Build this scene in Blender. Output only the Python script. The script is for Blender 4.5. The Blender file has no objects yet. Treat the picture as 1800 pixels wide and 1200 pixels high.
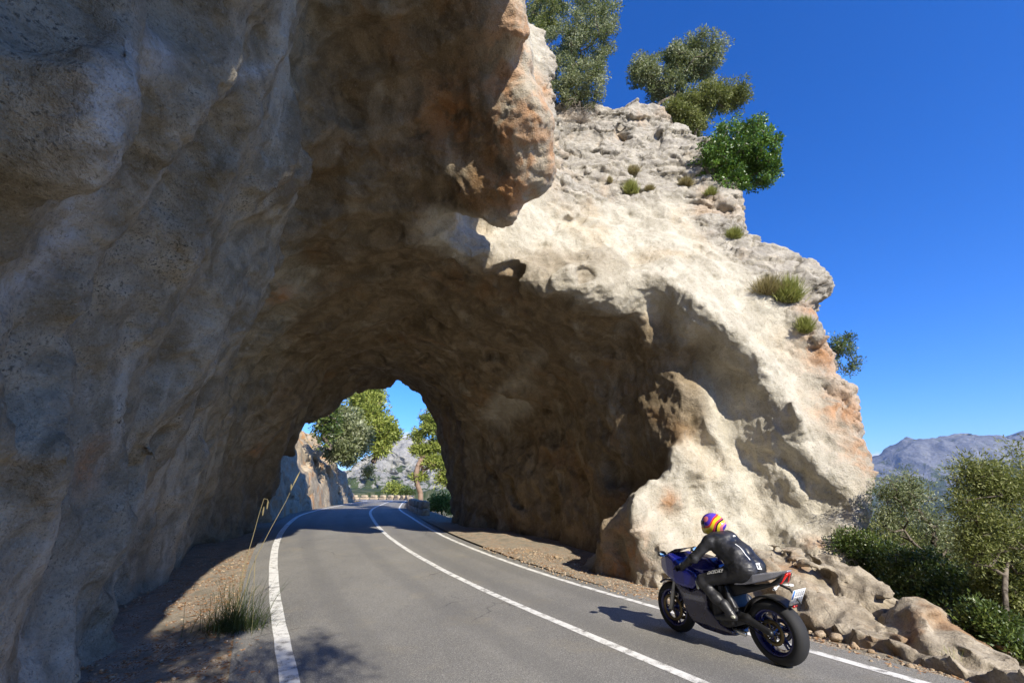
import bpy, math, random
import numpy as np
from mathutils import Vector, Matrix

random.seed(7)
RNG = np.random.default_rng(11)
scene = bpy.context.scene
COL = scene.collection
PI = math.pi

# ------------------------------------------------------------------ camera model
F_PX, CX_PX, CY_PX, CAM_H = 800.0, 900.0, 600.0, 1.75
PITCH = math.atan(265.0 / 800.0)
CP, SP = math.cos(PITCH), math.sin(PITCH)
CAM = np.array([0.0, 0.0, CAM_H])

def ray(px, py):
    a = (px - CX_PX) / F_PX
    v = (CY_PX - py) / F_PX
    return np.array([a, CP - v * SP, SP + v * CP])

def at_y(px, py, y):
    d = ray(px, py)
    return CAM + d * (y / d[1])

def at_z(px, py, z=0.0):
    d = ray(px, py)
    return CAM + d * ((z - CAM_H) / d[2])

# ------------------------------------------------------------------ object helpers
def tag(o, label=None, cat=None, group=None, kind=None):
    if label: o['label'] = label
    if cat: o['category'] = cat
    if group: o['group'] = group
    if kind: o['kind'] = kind
    return o

def empty(name, loc=(0, 0, 0), rot=(0, 0, 0), parent=None):
    o = bpy.data.objects.new(name, None)
    o.empty_display_size = 0.2
    COL.objects.link(o)
    o.location = loc
    o.rotation_euler = rot
    if parent: o.parent = parent
    return o

def mesh_obj(name, verts, faces, mats, parent=None, smooth=True, fmat=None):
    me = bpy.data.meshes.new(name)
    verts = np.asarray(verts, dtype=np.float32).reshape(-1, 3)
    me.vertices.add(len(verts))
    me.vertices.foreach_set('co', verts.ravel())
    if isinstance(faces, np.ndarray):
        k = faces.shape[1]; n = len(faces)
        me.loops.add(n * k)
        me.loops.foreach_set('vertex_index', faces.astype(np.int32).ravel())
        me.polygons.add(n)
        me.polygons.foreach_set('loop_start', np.arange(0, n * k, k, dtype=np.int32))
    else:
        n = len(faces)
        lens = [len(f) for f in faces]
        me.loops.add(sum(lens))
        me.loops.foreach_set('vertex_index', [i for f in faces for i in f])
        me.polygons.add(n)
        st = np.zeros(n, dtype=np.int32)
        st[1:] = np.cumsum(lens)[:-1]
        me.polygons.foreach_set('loop_start', st)
    if smooth:
        me.polygons.foreach_set('use_smooth', np.ones(n, dtype=bool))
    if fmat is not None:
        me.polygons.foreach_set('material_index', np.asarray(fmat, dtype=np.int32))
    me.update(calc_edges=True)
    me.validate()
    for m in (mats if isinstance(mats, (list, tuple)) else [mats]):
        me.materials.append(m)
    o = bpy.data.objects.new(name, me)
    COL.objects.link(o)
    if parent: o.parent = parent
    return o

def set_attr(o, name, arr):
    a = o.data.attributes.new(name, 'FLOAT', 'POINT')
    a.data.foreach_set('value', np.asarray(arr, dtype=np.float32))

# ------------------------------------------------------------------ noise
_PERM = RNG.permutation(256).astype(np.int32)
_PERM = np.concatenate([_PERM, _PERM, _PERM])
_G = RNG.normal(size=(256, 3)).astype(np.float32)
_G /= np.linalg.norm(_G, axis=1)[:, None]

def perlin(P):
    P = np.asarray(P, dtype=np.float32)
    I = np.floor(P).astype(np.int32)
    Fr = P - I
    I &= 255
    U = Fr * Fr * Fr * (Fr * (Fr * 6 - 15) + 10)
    out = np.zeros(len(P), dtype=np.float32)
    for dx in (0, 1):
        wx = U[:, 0] if dx else 1 - U[:, 0]
        hx = _PERM[I[:, 0] + dx]
        for dy in (0, 1):
            wy = U[:, 1] if dy else 1 - U[:, 1]
            hy = _PERM[hx + ((I[:, 1] + dy) & 255)]
            for dz in (0, 1):
                wz = U[:, 2] if dz else 1 - U[:, 2]
                g = _G[_PERM[hy + ((I[:, 2] + dz) & 255)]]
                d = g[:, 0] * (Fr[:, 0] - dx) + g[:, 1] * (Fr[:, 1] - dy) + g[:, 2] * (Fr[:, 2] - dz)
                out += wx * wy * wz * d
    return out * 1.6

def fbm(P, scale, octs=4, gain=0.5, off=0.0):
    s = np.zeros(len(P), dtype=np.float32); a = 1.0; f = 1.0 / scale
    for i in range(octs):
        s += a * perlin(P * f + (off + 17.3 * i))
        a *= gain; f *= 2.03
    return s

def cells(P, size, seed=0, sq=(1, 1, 1)):
    """jittered cells: a random level and a random tilt per cell -> broken, flat-faced rock"""
    q = (np.asarray(P, np.float32) / size) / np.array(sq, np.float32) + seed * 7.7
    I0 = np.floor(q).astype(np.int32)
    best = np.full(len(q), 9e9, np.float32); sec = best.copy(); bid = np.zeros(len(q), np.int32); bo = np.zeros_like(q)
    for dx in (-1, 0, 1):
        for dy in (-1, 0, 1):
            for dz in (-1, 0, 1):
                c = I0 + np.array([dx, dy, dz], np.int32)
                hsh = _PERM[_PERM[_PERM[c[:, 0] & 255] + (c[:, 1] & 255)] + (c[:, 2] & 255)]
                o = c + 0.5 + 0.42 * _G[hsh] - q
                d = (o * o).sum(1)
                m = d < best
                sec = np.where(m, best, np.minimum(sec, d))
                best = np.where(m, d, best); bid = np.where(m, hsh, bid); bo = np.where(m[:, None], o, bo)
    lev = _G[(bid * 5 + 11) & 255][:, 0]
    tilt = (_G[(bid * 3 + 71) & 255] * bo).sum(1)
    edge = np.sqrt(sec) - np.sqrt(best)
    return lev, tilt, edge

def sstep(e0, e1, x):
    t = np.clip((x - e0) / (e1 - e0), 0, 1)
    return t * t * (3 - 2 * t)

def smin(a, b, k):
    h = np.clip(0.5 + 0.5 * (b - a) / k, 0, 1)
    return b + (a - b) * h - k * h * (1 - h)

def smax(a, b, k):
    return -smin(-a, -b, k)

# ------------------------------------------------------------------ material helpers
class NT:
    """small wrapper to write node trees briefly"""
    def __init__(self, name):
        self.m = bpy.data.materials.new(name)
        self.m.use_nodes = True
        self.t = self.m.node_tree
        self.n = self.t.nodes
        self.bsdf = self.n['Principled BSDF']
    def new(self, typ, **kw):
        x = self.n.new(typ)
        for k, v in kw.items():
            setattr(x, k, v)
        return x
    def link(self, a, b):
        self.t.links.new(a, b)
    def pos(self):
        return self.new('ShaderNodeNewGeometry').outputs['Position']
    def noise(self, scale, detail=4, rough=0.5, vec=None, dist=0.0, stretch=None):
        x = self.new('ShaderNodeTexNoise')
        x.inputs['Scale'].default_value = scale
        x.inputs['Detail'].default_value = detail
        x.inputs['Roughness'].default_value = rough
        x.inputs['Distortion'].default_value = dist
        v = vec if vec is not None else self.pos()
        if stretch:
            mp = self.new('ShaderNodeMapping')
            mp.inputs['Scale'].default_value = stretch
            self.link(v, mp.inputs['Vector']); v = mp.outputs[0]
        self.link(v, x.inputs['Vector'])
        return x.outputs['Fac']
    def warp(self, scale, amt):
        x = self.new('ShaderNodeTexNoise'); x.inputs['Scale'].default_value = scale; x.inputs['Detail'].default_value = 4
        p = self.pos(); self.link(p, x.inputs['Vector'])
        m = self.new('ShaderNodeVectorMath', operation='MULTIPLY_ADD')
        self.link(x.outputs['Color'], m.inputs[0]); m.inputs[1].default_value = (amt, amt, amt); self.link(p, m.inputs[2])
        return m.outputs[0]
    def voro(self, scale, feature='F1', vec=None, out='Distance', rnd=1.0):
        x = self.new('ShaderNodeTexVoronoi', feature=feature)
        x.inputs['Scale'].default_value = scale
        x.inputs['Randomness'].default_value = rnd
        self.link(vec if vec is not None else self.pos(), x.inputs['Vector'])
        return x.outputs[out]
    def ramp(self, fac, stops):
        x = self.new('ShaderNodeValToRGB')
        cr = x.color_ramp
        while len(cr.elements) < len(stops): cr.elements.new(0.5)
        for e, (p, c) in zip(cr.elements, stops):
            e.position = p
            e.color = (c, c, c, 1) if isinstance(c, (int, float)) else (*c, 1)
        self.link(fac, x.inputs[0])
        return x.outputs[0]
    def rng(self, fac, a, b, c=0.0, d=1.0):
        x = self.new('ShaderNodeMapRange', interpolation_type='SMOOTHSTEP')
        for i, v in zip(('From Min', 'From Max', 'To Min', 'To Max'), (a, b, c, d)):
            x.inputs[i].default_value = v
        self.link(fac, x.inputs[0])
        return x.outputs[0]
    def math(self, op, a, b=None):
        x = self.new('ShaderNodeMath', operation=op)
        for i, v in enumerate((a, b)):
            if v is None: continue
            if isinstance(v, (int, float)): x.inputs[i].default_value = v
            else: self.link(v, x.inputs[i])
        return x.outputs[0]
    def mix(self, fac, a, b, blend='MIX'):
        x = self.new('ShaderNodeMix', data_type='RGBA', blend_type=blend)
        for i, v in ((0, fac), (6, a), (7, b)):
            if isinstance(v, (int, float)): x.inputs[i].default_value = v
            elif isinstance(v, (tuple, list)): x.inputs[i].default_value = (*v, 1)
            else: self.link(v, x.inputs[i])
        return x.outputs[2]
    def attr(self, name):
        x = self.new('ShaderNodeAttribute', attribute_name=name)
        return x.outputs['Fac']
    def bump(self, h, strength, dist, prev=None):
        x = self.new('ShaderNodeBump')
        x.inputs['Strength'].default_value = strength
        x.inputs['Distance'].default_value = dist
        self.link(h, x.inputs['Height'])
        if prev is not None: self.link(prev, x.inputs['Normal'])
        return x.outputs[0]
    def done(self, col=None, rough=0.8, normal=None, spec=0.3, metal=0.0):
        b = self.bsdf
        if col is not None:
            if isinstance(col, (tuple, list)): b.inputs['Base Color'].default_value = (*col, 1)
            else: self.link(col, b.inputs['Base Color'])
        if isinstance(rough, (int, float)): b.inputs['Roughness'].default_value = rough
        else: self.link(rough, b.inputs['Roughness'])
        b.inputs['Specular IOR Level'].default_value = spec
        b.inputs['Metallic'].default_value = metal
        if normal is not None: self.link(normal, b.inputs['Normal'])
        return self.m

def simple_mat(name, col, rough=0.5, metal=0.0, spec=0.5, var=0.15, scale=30, coat=0.0):
    n = NT(name)
    f = n.noise(scale, 3)
    c = n.mix(f, tuple(x * (1 - var) for x in col), tuple(min(1, x * (1 + var)) for x in col))
    m = n.done(c, rough, None, spec, metal)
    if coat: n.bsdf.inputs['Coat Weight'].default_value = coat; n.bsdf.inputs['Coat Roughness'].default_value = 0.08
    return m

# ------------------------------------------------------------------ world, sun, camera
SUN = np.array([0.40, -0.74, 0.535]); SUN /= np.linalg.norm(SUN)
SUN_EL = math.asin(SUN[2]); SUN_AZ = math.atan2(SUN[0], SUN[1])

w = bpy.data.worlds.new("World"); scene.world = w; w.use_nodes = True
wn, wl = w.node_tree.nodes, w.node_tree.links
bg = wn['Background']
sky = wn.new('ShaderNodeTexSky'); sky.sky_type = 'NISHITA'
sky.sun_disc = False; sky.sun_elevation = SUN_EL; sky.sun_rotation = SUN_AZ
sky.altitude = 300; sky.air_density = 1.0; sky.dust_density = 0.25; sky.ozone_density = 4.0
hs = wn.new('ShaderNodeHueSaturation'); hs.inputs['Saturation'].default_value = 1.3
wl.new(sky.outputs[0], hs.inputs['Color'])
wt = wn.new('ShaderNodeMix'); wt.data_type = 'RGBA'; wt.blend_type = 'MULTIPLY'; wt.inputs[0].default_value = 1.0
wt.inputs[7].default_value = (0.72, 0.96, 1.48, 1)
wl.new(hs.outputs[0], wt.inputs[6])
# two low scraps of cloud over the far ridges
tc = wn.new('ShaderNodeTexCoord')
def cloud(prev, direction, size, flat):
    sub = wn.new('ShaderNodeVectorMath'); sub.operation = 'SUBTRACT'; sub.inputs[1].default_value = direction
    wl.new(tc.outputs['Generated'], sub.inputs[0])
    mul = wn.new('ShaderNodeVectorMath'); mul.operation = 'MULTIPLY'; mul.inputs[1].default_value = (1 / size, 1 / size, flat / size)
    wl.new(sub.outputs[0], mul.inputs[0])
    ln = wn.new('ShaderNodeVectorMath'); ln.operation = 'LENGTH'; wl.new(mul.outputs[0], ln.inputs[0])
    nz = wn.new('ShaderNodeTexNoise'); nz.inputs['Scale'].default_value = 45; nz.inputs['Detail'].default_value = 6
    wl.new(tc.outputs['Generated'], nz.inputs['Vector'])
    ad = wn.new('ShaderNodeMath'); ad.operation = 'MULTIPLY_ADD'; ad.inputs[1].default_value = 1.6
    wl.new(nz.outputs['Fac'], ad.inputs[0]); wl.new(ln.outputs['Value'], ad.inputs[2])
    mr = wn.new('ShaderNodeMapRange'); mr.interpolation_type = 'SMOOTHSTEP'
    mr.inputs['From Min'].default_value = 1.7; mr.inputs['From Max'].default_value = 1.1
    wl.new(ad.outputs[0], mr.inputs['Value'])
    mx = wn.new('ShaderNodeMix'); mx.data_type = 'RGBA'; mx.inputs[7].default_value = (6.2, 6.4, 6.8, 1)
    wl.new(mr.outputs[0], mx.inputs[0]); wl.new(prev, mx.inputs[6])
    return mx.outputs[2]
def _dir(px, py):
    d = ray(px, py); return tuple(d / np.linalg.norm(d))
out_ = cloud(wt.outputs[2], _dir(712, 772), 0.035, 1.6)
out_ = cloud(out_, _dir(1552, 806), 0.02, 1.5)
wl.new(out_, bg.inputs['Color'])
bg.inputs['Strength'].default_value = 0.10

sl = bpy.data.lights.new('sun', 'SUN'); sl.energy = 5.0; sl.angle = math.radians(0.5); sl.color = (1.0, 0.93, 0.80)
so = bpy.data.objects.new('sun', sl); COL.objects.link(so)
so.rotation_euler = Vector(SUN).to_track_quat('Z', 'Y').to_euler()
so.location = (20, -40, 40)

cd = bpy.data.cameras.new('camera'); cd.lens = 16; cd.sensor_width = 36; cd.clip_end = 20000; cd.clip_start = 0.05
co = bpy.data.objects.new('camera', cd); COL.objects.link(co)
co.location = (0, 0, CAM_H); co.rotation_euler = (PI / 2 + PITCH, 0, 0)
scene.camera = co
scene.view_settings.view_transform = 'Standard'; scene.view_settings.look = 'None'
scene.view_settings.exposure = 0.75; scene.view_settings.gamma = 1.0
scene.cycles.use_denoising = True
try: scene.cycles.denoiser = 'OPENIMAGEDENOISE'
except Exception: pass
scene.cycles.max_bounces = 8; scene.cycles.diffuse_bounces = 4
scene.cycles.transparent_max_bounces = 8
scene.cycles.sample_clamp_indirect = 6.0

# ------------------------------------------------------------------ the road's course
_RY = np.array([-40, -8, 0, 5.6, 8, 12, 17, 24.7, 33, 45, 68, 90])
_RX = np.array([24, 8.3, 3.9, 0.8, -0.5, -2.6, -5.0, -7.9, -10.3, -13.0, -17.6, -21.5])
def _cubic(xs, ys):
    m = np.gradient(ys, xs)
    def f(x):
        x = np.asarray(x, dtype=np.float64)
        i = np.clip(np.searchsorted(xs, x) - 1, 0, len(xs) - 2)
        h = xs[i + 1] - xs[i]; t = (x - xs[i]) / h
        return ((2*t**3 - 3*t**2 + 1) * ys[i] + (t**3 - 2*t**2 + t) * h * m[i] + (-2*t**3 + 3*t**2) * ys[i+1] + (t**3 - t**2) * h * m[i+1])
    return f
road_x = _cubic(_RY, _RX)
def road_slope(y): return (road_x(np.asarray(y) + 0.25) - road_x(np.asarray(y) - 0.25)) / 0.5
def road_cos(y): return 1 / np.sqrt(1 + road_slope(y) ** 2)
def road_z(y): return 0.62 * sstep(8, 27, np.asarray(y, dtype=np.float64))
# ------------------------------------------------------------------ the rock: a volume (cliff minus the bored road) turned into a mesh
def interp(xs, ys): return lambda v: np.interp(v, xs, ys)
_VY = [-14, -3, 0, 3, 5, 7, 9.2, 12, 16, 22, 27]
v_h = interp(_VY, [44, 18, 14.0, 11.4, 9.8, 8.9, 7.5, 7.0, 6.7, 6.3, 6.3])
v_l = interp(_VY, [-6.4, -5.2, -4.85, -4.7, -4.7, -4.7, -4.8, -4.9, -4.6, -3.2, -3.0])
v_r = interp(_VY, [3.5, 3.5, 3.5, 3.5, 3.5, 3.5, 3.55, 3.58, 3.75, 4.0, 4.1])
v_p = interp(_VY, [2, 2, 2, 2, 2.0, 2.1, 2.2, 2.3, 2.5, 2.8, 2.8])
y_face = interp([-1, 0, 3, 6, 9, 12, 16, 20], [9.3, 9.4, 9.6, 10.1, 11.6, 12.8, 14.0, 15.0])
# right outline of the pillar, from the photo, each point put on the sloping face
_sil = [(1505, 935), (1535, 880), (1540, 800), (1537, 700), (1495, 640), (1458, 575), (1452, 490), (1400, 440), (1315, 415), (1300, 350), (1235, 262), (1130, 172)]
_sx, _sz = [], []
for p in _sil:
    z = 5.0
    for _ in range(30):
        q = at_y(p[0], p[1], float(y_face(z)) + 0.5); z = q[2]
    _sx.append(q[0]); _sz.append(q[2])
x_right = interp(_sz, [a + .22 * (1 if b < 7.5 else .4) for a, b in zip(_sx, _sz)])
Z_TOP = _sz[-1]
u_lip = lambda y, z: np.interp(y, [-14, 0, 4, 6.5, 8, 8.35, 8.95, 9.7, 10.6, 12, 30], [-2.4, -2.0, -1.4, -0.1, 1.0, .9, -.35, -.25, .9, 4.0, 6.0]) - 0.10 * np.maximum(z - 11, 0)

x_crest = interp([-1, 1.4, 2.8, 3.7, 4.4, 5.6, 7.0], [6.6, 6.44, 6.2, 6.0, 5.55, 4.75, 3.6])

def rock_base(x, y, z):
    c = road_cos(y)
    u = (x - road_x(y)) * c
    zr = road_z(y)
    l, r = v_l(y), v_r(y)
    uc, a = (l + r) / 2, (r - l) / 2
    h, p = v_h(y), v_p(y)
    p = np.where(u < uc, np.minimum(p, np.interp(y, [11, 15, 22], [2.3, 2.0, 1.5])), p)
    uu = np.abs(u - uc) / a
    zz = np.maximum(z - zr, 0) / h
    q = (uu ** p + zz ** p + 1e-9) ** (1 / p)
    g = np.sqrt((uu ** (p - 1) * q ** (1 - p) / a) ** 2 + (zz ** (p - 1) * q ** (1 - p) / h) ** 2) + 1e-3
    d_void = np.clip((q - 1) / g, -6, 6)
    d_left = (u - u_lip(y, z)) * 0.95
    xc = x_crest(z)
    wedge = np.minimum(.75 * np.maximum(xc - x, 0), .75) * sstep(7.4, 6.0, z) * sstep(.3, 1.5, z) * sstep(2.2, 3.3, x)
    d_face = (y_face(z) + wedge - 0.25 * np.exp(-((x - xc) / .5) ** 2) * sstep(7, 6, z) - y) * 0.82
    d_right = (x - x_right(z) - 0.10 * np.minimum(y - 12, 0)) * 0.9
    d_top = z - Z_TOP + 0.15 * np.abs(x - 2.5) * (x > 2.5)
    d_f = smax(smax(d_face, d_right, 0.5), d_top, 0.8)
    cl = smin(d_left, d_f, 0.7)
    n_end = -0.33 * x + 0.95 * y
    cl = smax(cl, n_end - 22.6, 0.4)
    cl = smax(cl, (z - 9.2 - 0.75 * (22.6 - n_end)) * 0.8, 0.6)
    cl = smax(cl, z - 21.5, 0.5)
    # the alcove where the mouth flares into the foot of the pillar
    ceil = 7.55 - 0.30 * x - 0.36 * (y - 9.5)
    back = np.minimum(4.45 - 0.50 * (y - 9.9), 2.9 - 0.72 * (y - 14))
    foot = 1.80 + 0.62 * (x - 2.1) - 0.80 * (y - 10.5)
    d_alc = smax(smax(smax((z - ceil) / 1.13, (x - back) * .88, .7), (foot - z) / 1.4, .65), 0.6 - u, .3)
    # the near wall steps back behind a vertical arris
    yd = y - np.interp(z, [4.2, 5.6, 6.6, 7.4, 9, 11], [10.0, 8.2, 6.3, 5.0, 3.8, 3.2])
    d_void = d_void - 0.95 * sstep(0, .4, yd) * sstep(6.0, 1.0, yd) * sstep(4.0, 5.2, z) * sstep(0.2, -1.6, u) * (y > -0.6)
    vo = smin(d_void, np.clip(d_alc, -6, 6), 0.5)
    return smax(cl, -vo, 0.4)

def natural_w(x, y, z):
    q = (np.interp(z, [-1, 0.8, 2, 5, 7.5, 9], [7.8, 7.6, 7.35, 7.2, 6.4, 5.6])) - x
    side = sstep(0.35, -0.35, q) * sstep(7.5, 9.0, y)
    top = sstep(9.6, 11.0, z - 0.25 * (x - 3)) * sstep(8.6, 10.0, y) * sstep(0.6, 1.6, x)
    return np.maximum(side, top).astype(np.float32)

def rock_noise(P):
    """lumpy sprayed rock: rounded bumps with pits, drawn out down the slope"""
    x, y, z = P[:, 0], P[:, 1], P[:, 2]
    d = 0.5 * fbm(P * np.array([1, 1, 0.8], np.float32), 4.2, 2)
    Pw = P + 0.35 * np.stack([fbm(P, 1.6, 2, off=3), fbm(P, 1.6, 2, off=31), fbm(P, 1.6, 2, off=57)], 1)
    # folds: ribs that follow the vault round, and flutes that run down the foot of the pillar
    u = (x - road_x(y)) * road_cos(y)
    l, r = v_l(y), v_r(y)
    th = np.arctan2(z - road_z(y), u - (l + r) / 2)
    q = np.sqrt(((u - (l + r) / 2) / ((r - l) / 2)) ** 2 + (np.maximum(z - road_z(y), 0) / v_h(y)) ** 2)
    wv = np.exp(-((q - 1) / .28) ** 2) * sstep(24, 20, y)
    wl = wv * sstep(1.0, -1.5, u)
    xc = x_crest(z)
    wp = np.exp(-((y - y_face(z) - .6) / 1.3) ** 2) * sstep(2.3, 3.4, x) * sstep(.15, -.25, x - xc) * sstep(7.2, 6.0, z) * (y > 8)
    sw = 0.5 * fbm(P, 2.4, 2, off=19)
    rib = np.stack([y * 0.95 + sw - 0.9 * th, th * 1.15 + sw * .5, np.full_like(y, 3.3)], 1).astype(np.float32)
    r1 = np.abs(perlin(rib)); r2 = np.abs(perlin(rib * np.array([2.1, 1.9, 1], np.float32) + 8.8))
    d += wl * (-0.55 * (r1 - .22) - 0.24 * (r2 - .22)) + (wv - wl) * (-0.18 * (r1 - .22) - 0.12 * (r2 - .22))
    fl = np.stack([x * 1.35 + sw * .8 + z * .42, z * 0.36 + sw * .4, np.full_like(y, 7.1)], 1).astype(np.float32)
    f1 = np.abs(perlin(fl)); f2 = np.abs(perlin(fl * np.array([2.0, 2.2, 1], np.float32) + 4.4))
    d += wp * (-1.15 * (f1 - .2) - 0.48 * (f2 - .2)) * (.55 + .45 * sstep(2.8, 4.2, x))
    smooth = np.exp(-((x - xc - .55) / .6) ** 2) * sstep(8.4, 9.2, y) * sstep(11, 9, z)
    iso = (1 - 0.45 * wl) * (1 - 0.6 * wp) * (1 - 0.8 * smooth) * (1 - .1 * (sstep(9.2, 10, y) * (x > .5) * (z > 5)))
    b = np.abs(perlin(Pw * np.array([0.62, 0.62, 0.42], np.float32) + 5.1))
    d += -0.42 * (b - 0.22) * iso
    b2 = np.abs(perlin(Pw * np.array([1.5, 1.5, 1.05], np.float32) + 9.7))
    d += -0.24 * (b2 - 0.22) * iso
    b3 = np.abs(perlin(Pw * np.array([3.3, 3.3, 2.5], np.float32) + 2.3))
    d += -0.13 * (b3 - 0.22) * iso
    pit = perlin(Pw * np.array([1.1, 1.1, 0.9], np.float32) + 33.0)
    d -= 0.30 * sstep(0.28, 0.62, pit) * iso
    d += 0.06 * fbm(P, 0.45, 2, off=77) * iso
    # bedded, broken natural rock near the outline of the pillar
    nat = natural_w(x, y, z)
    k = np.nonzero(nat > 0.01)[0]
    if len(k):
        Q = P[k]
        t = fbm(Q * np.array([0.8, 0.8, 1.5], np.float32), 1.5, 3, off=41) * 3.2
        st = (np.floor(t) + sstep(0.35, 0.65, t - np.floor(t))) / 3.2
        Qw = Q + 0.12 * np.stack([fbm(Q, .7, 2, off=3), fbm(Q, .7, 2, off=31), fbm(Q, .7, 2, off=57)], 1)
        l1, t1, e1 = cells(Qw, 1.25, 1, (1, 1, .7)); l2, t2, e2 = cells(Qw, .5, 2, (1, 1, .7))
        r = 0.10 * st + 0.11 * l1 + 0.16 * t1 + 0.03 * l2 + 0.07 * t2 - 0.10 * sstep(.10, 0, e1) + 0.03 * fbm(Q, 0.3, 2, off=13)
        d[k] = d[k] * (1 - 0.75 * nat[k]) + r * nat[k]
    return -d          # positive d = outwards

def sample_grid(S, o, h, P):
    q = (P - o) / h
    i = np.floor(q).astype(int)
    i = np.clip(i, 0, np.array(S.shape) - 2)
    f = q - i
    r = 0
    for dx in (0, 1):
        for dy in (0, 1):
            for dz in (0, 1):
                r = r + S[i[..., 0] + dx, i[..., 1] + dy, i[..., 2] + dz] * (f[..., 0] if dx else 1 - f[..., 0]) * (f[..., 1] if dy else 1 - f[..., 1]) * (f[..., 2] if dz else 1 - f[..., 2])
    return r

def march(S, o, h, px, py, t0=1.0, t1=40.0):
    d = ray(px, py)
    ts = np.arange(t0, t1, h * 0.4)
    P = CAM + ts[:, None] * d
    hi = o + h * (np.array(S.shape) - 1)
    v = sample_grid(S, o, h, P)
    ok = np.all((P > o) & (P < hi), 1)
    k = np.nonzero((v < 0) & ok)[0]
    return P[k[0]] if len(k) else None

def surface_nets(S, o, h):
    neg = S < 0
    nx, ny, nz = S.shape
    cnt = np.zeros((nx - 1, ny - 1, nz - 1), np.int8)
    for dx in (0, 1):
        for dy in (0, 1):
            for dz in (0, 1):
                cnt += neg[dx:nx - 1 + dx, dy:ny - 1 + dy, dz:nz - 1 + dz]
    act = (cnt > 0) & (cnt < 8)
    ci = np.argwhere(act)
    idx = np.full(act.shape, -1, np.int32)
    idx[act] = np.arange(len(ci))
    corners = np.array([(a, b, c) for a in (0, 1) for b in (0, 1) for c in (0, 1)])
    vals = np.stack([S[ci[:, 0] + c[0], ci[:, 1] + c[1], ci[:, 2] + c[2]] for c in corners], 1)
    acc = np.zeros((len(ci), 3)); n = np.zeros(len(ci))
    for i in range(8):
        for j in range(i + 1, 8):
            if np.abs(corners[i] - corners[j]).sum() != 1: continue
            m = (vals[:, i] < 0) != (vals[:, j] < 0)
            t = vals[m, i] / (vals[m, i] - vals[m, j])
            acc[m] += corners[i] + t[:, None] * (corners[j] - corners[i]); n[m] += 1
    V = o + h * (ci + acc / n[:, None])
    faces = []
    for ax in range(3):
        sl0 = [slice(None)] * 3; sl1 = [slice(None)] * 3
        sl0[ax] = slice(0, -1); sl1[ax] = slice(1, None)
        a, b = neg[tuple(sl0)], neg[tuple(sl1)]
        e = np.argwhere(a != b)
        o1, o2 = [k for k in range(3) if k != ax]
        ok = (e[:, o1] > 0) & (e[:, o2] > 0) & (e[:, o1] < S.shape[o1] - 1) & (e[:, o2] < S.shape[o2] - 1)
        e = e[ok]
        fl = a[tuple(e.T)]
        def cell(d1, d2):
            q = e.copy(); q[:, o1] += d1; q[:, o2] += d2
            return idx[tuple(q.T)]
        quad = np.stack([cell(-1, -1), cell(0, -1), cell(0, 0), cell(-1, 0)], 1)
        flip = fl if ax != 1 else ~fl
        quad[~flip] = quad[~flip][:, ::-1]
        faces.append(quad)
    F = np.concatenate(faces)
    return V.astype(np.float32), F[(F >= 0).all(1)]

def subdivide(V, F):
    n = len(V)
    E = np.sort(np.concatenate([F[:, [0, 1]], F[:, [1, 2]], F[:, [2, 3]], F[:, [3, 0]]]), 1)
    key = E[:, 0].astype(np.int64) * n + E[:, 1]
    uk, inv = np.unique(key, return_inverse=True)
    ea, eb = (uk // n).astype(int), (uk % n).astype(int)
    em = (V[ea] + V[eb]) / 2
    fc = V[F].mean(1)
    m = len(F)
    e0, e1, e2, e3 = (n + inv[k * m:(k + 1) * m] for k in range(4))
    c = n + len(uk) + np.arange(m)
    F2 = np.concatenate([np.stack([F[:, 0], e0, c, e3], 1), np.stack([e0, F[:, 1], e1, c], 1), np.stack([c, e1, F[:, 2], e2], 1), np.stack([e3, c, e2, F[:, 3]], 1)])
    return np.concatenate([V, em, fc]).astype(np.float32), F2

def vnormals(V, F):
    a = V[F[:, 2]] - V[F[:, 0]]; b = V[F[:, 3]] - V[F[:, 1]]
    fn = np.cross(a, b)
    N = np.zeros_like(V)
    for k in range(4):
        for c in range(3):
            N[:, c] += np.bincount(F[:, k], weights=fn[:, c], minlength=len(V))
    return N / (np.linalg.norm(N, axis=1)[:, None] + 1e-9)

def build_volume(lo, hi, h, feats=()):
    lo = np.array(lo, float); hi = np.array(hi, float)
    ns = np.ceil((hi - lo) / h).astype(int) + 1
    ax = [lo[k] + h * np.arange(ns[k]) for k in range(3)]
    S = np.empty(ns, np.float32)
    for i in range(0, ns[1], 24):
        X, Y, Z = np.meshgrid(ax[0], ax[1][i:i + 24], ax[2], indexing='ij')
        S[:, i:i + 24] = rock_base(X, Y, Z)
    for ft in feats:
        apply_feature(S, lo, h, ax, *ft)
    band = np.argwhere(np.abs(S) < 1.1)
    for i in range(0, len(band), 400000):
        q = band[i:i + 400000]
        P = (lo + h * q).astype(np.float32)
        S[tuple(q.T)] += rock_noise(P)
    for axis in range(3):                       # soften needles left by the noise
        a_ = np.moveaxis(S, axis, 0)
        a_[1:-1] = .2 * a_[:-2] + .6 * a_[1:-1] + .2 * a_[2:]
    return S, lo, h, ax

def apply_feature(S, lo, h, ax, px, py, r, amp, push=0.0, sq=(1, 1, 1)):
    """swell (amp>0) or hollow (amp<0) the rock round the point of the surface seen at a photo pixel"""
    c = march(S, lo, h, px, py)
    if c is None: return
    d = ray(px, py); d = d / np.linalg.norm(d)
    c = c + d * push
    rr = [r * 2.4 * s for s in sq]
    sl = [slice(max(0, int((c[k] - rr[k] - lo[k]) / h)), max(0, int((c[k] + rr[k] - lo[k]) / h) + 2)) for k in range(3)]
    X, Y, Z = np.meshgrid(ax[0][sl[0]], ax[1][sl[1]], ax[2][sl[2]], indexing='ij')
    q = ((X - c[0]) / (r * sq[0])) ** 2 + ((Y - c[1]) / (r * sq[1])) ** 2 + ((Z - c[2]) / (r * sq[2])) ** 2
    S[sl[0], sl[1], sl[2]] -= amp * np.exp(-q)

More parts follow.
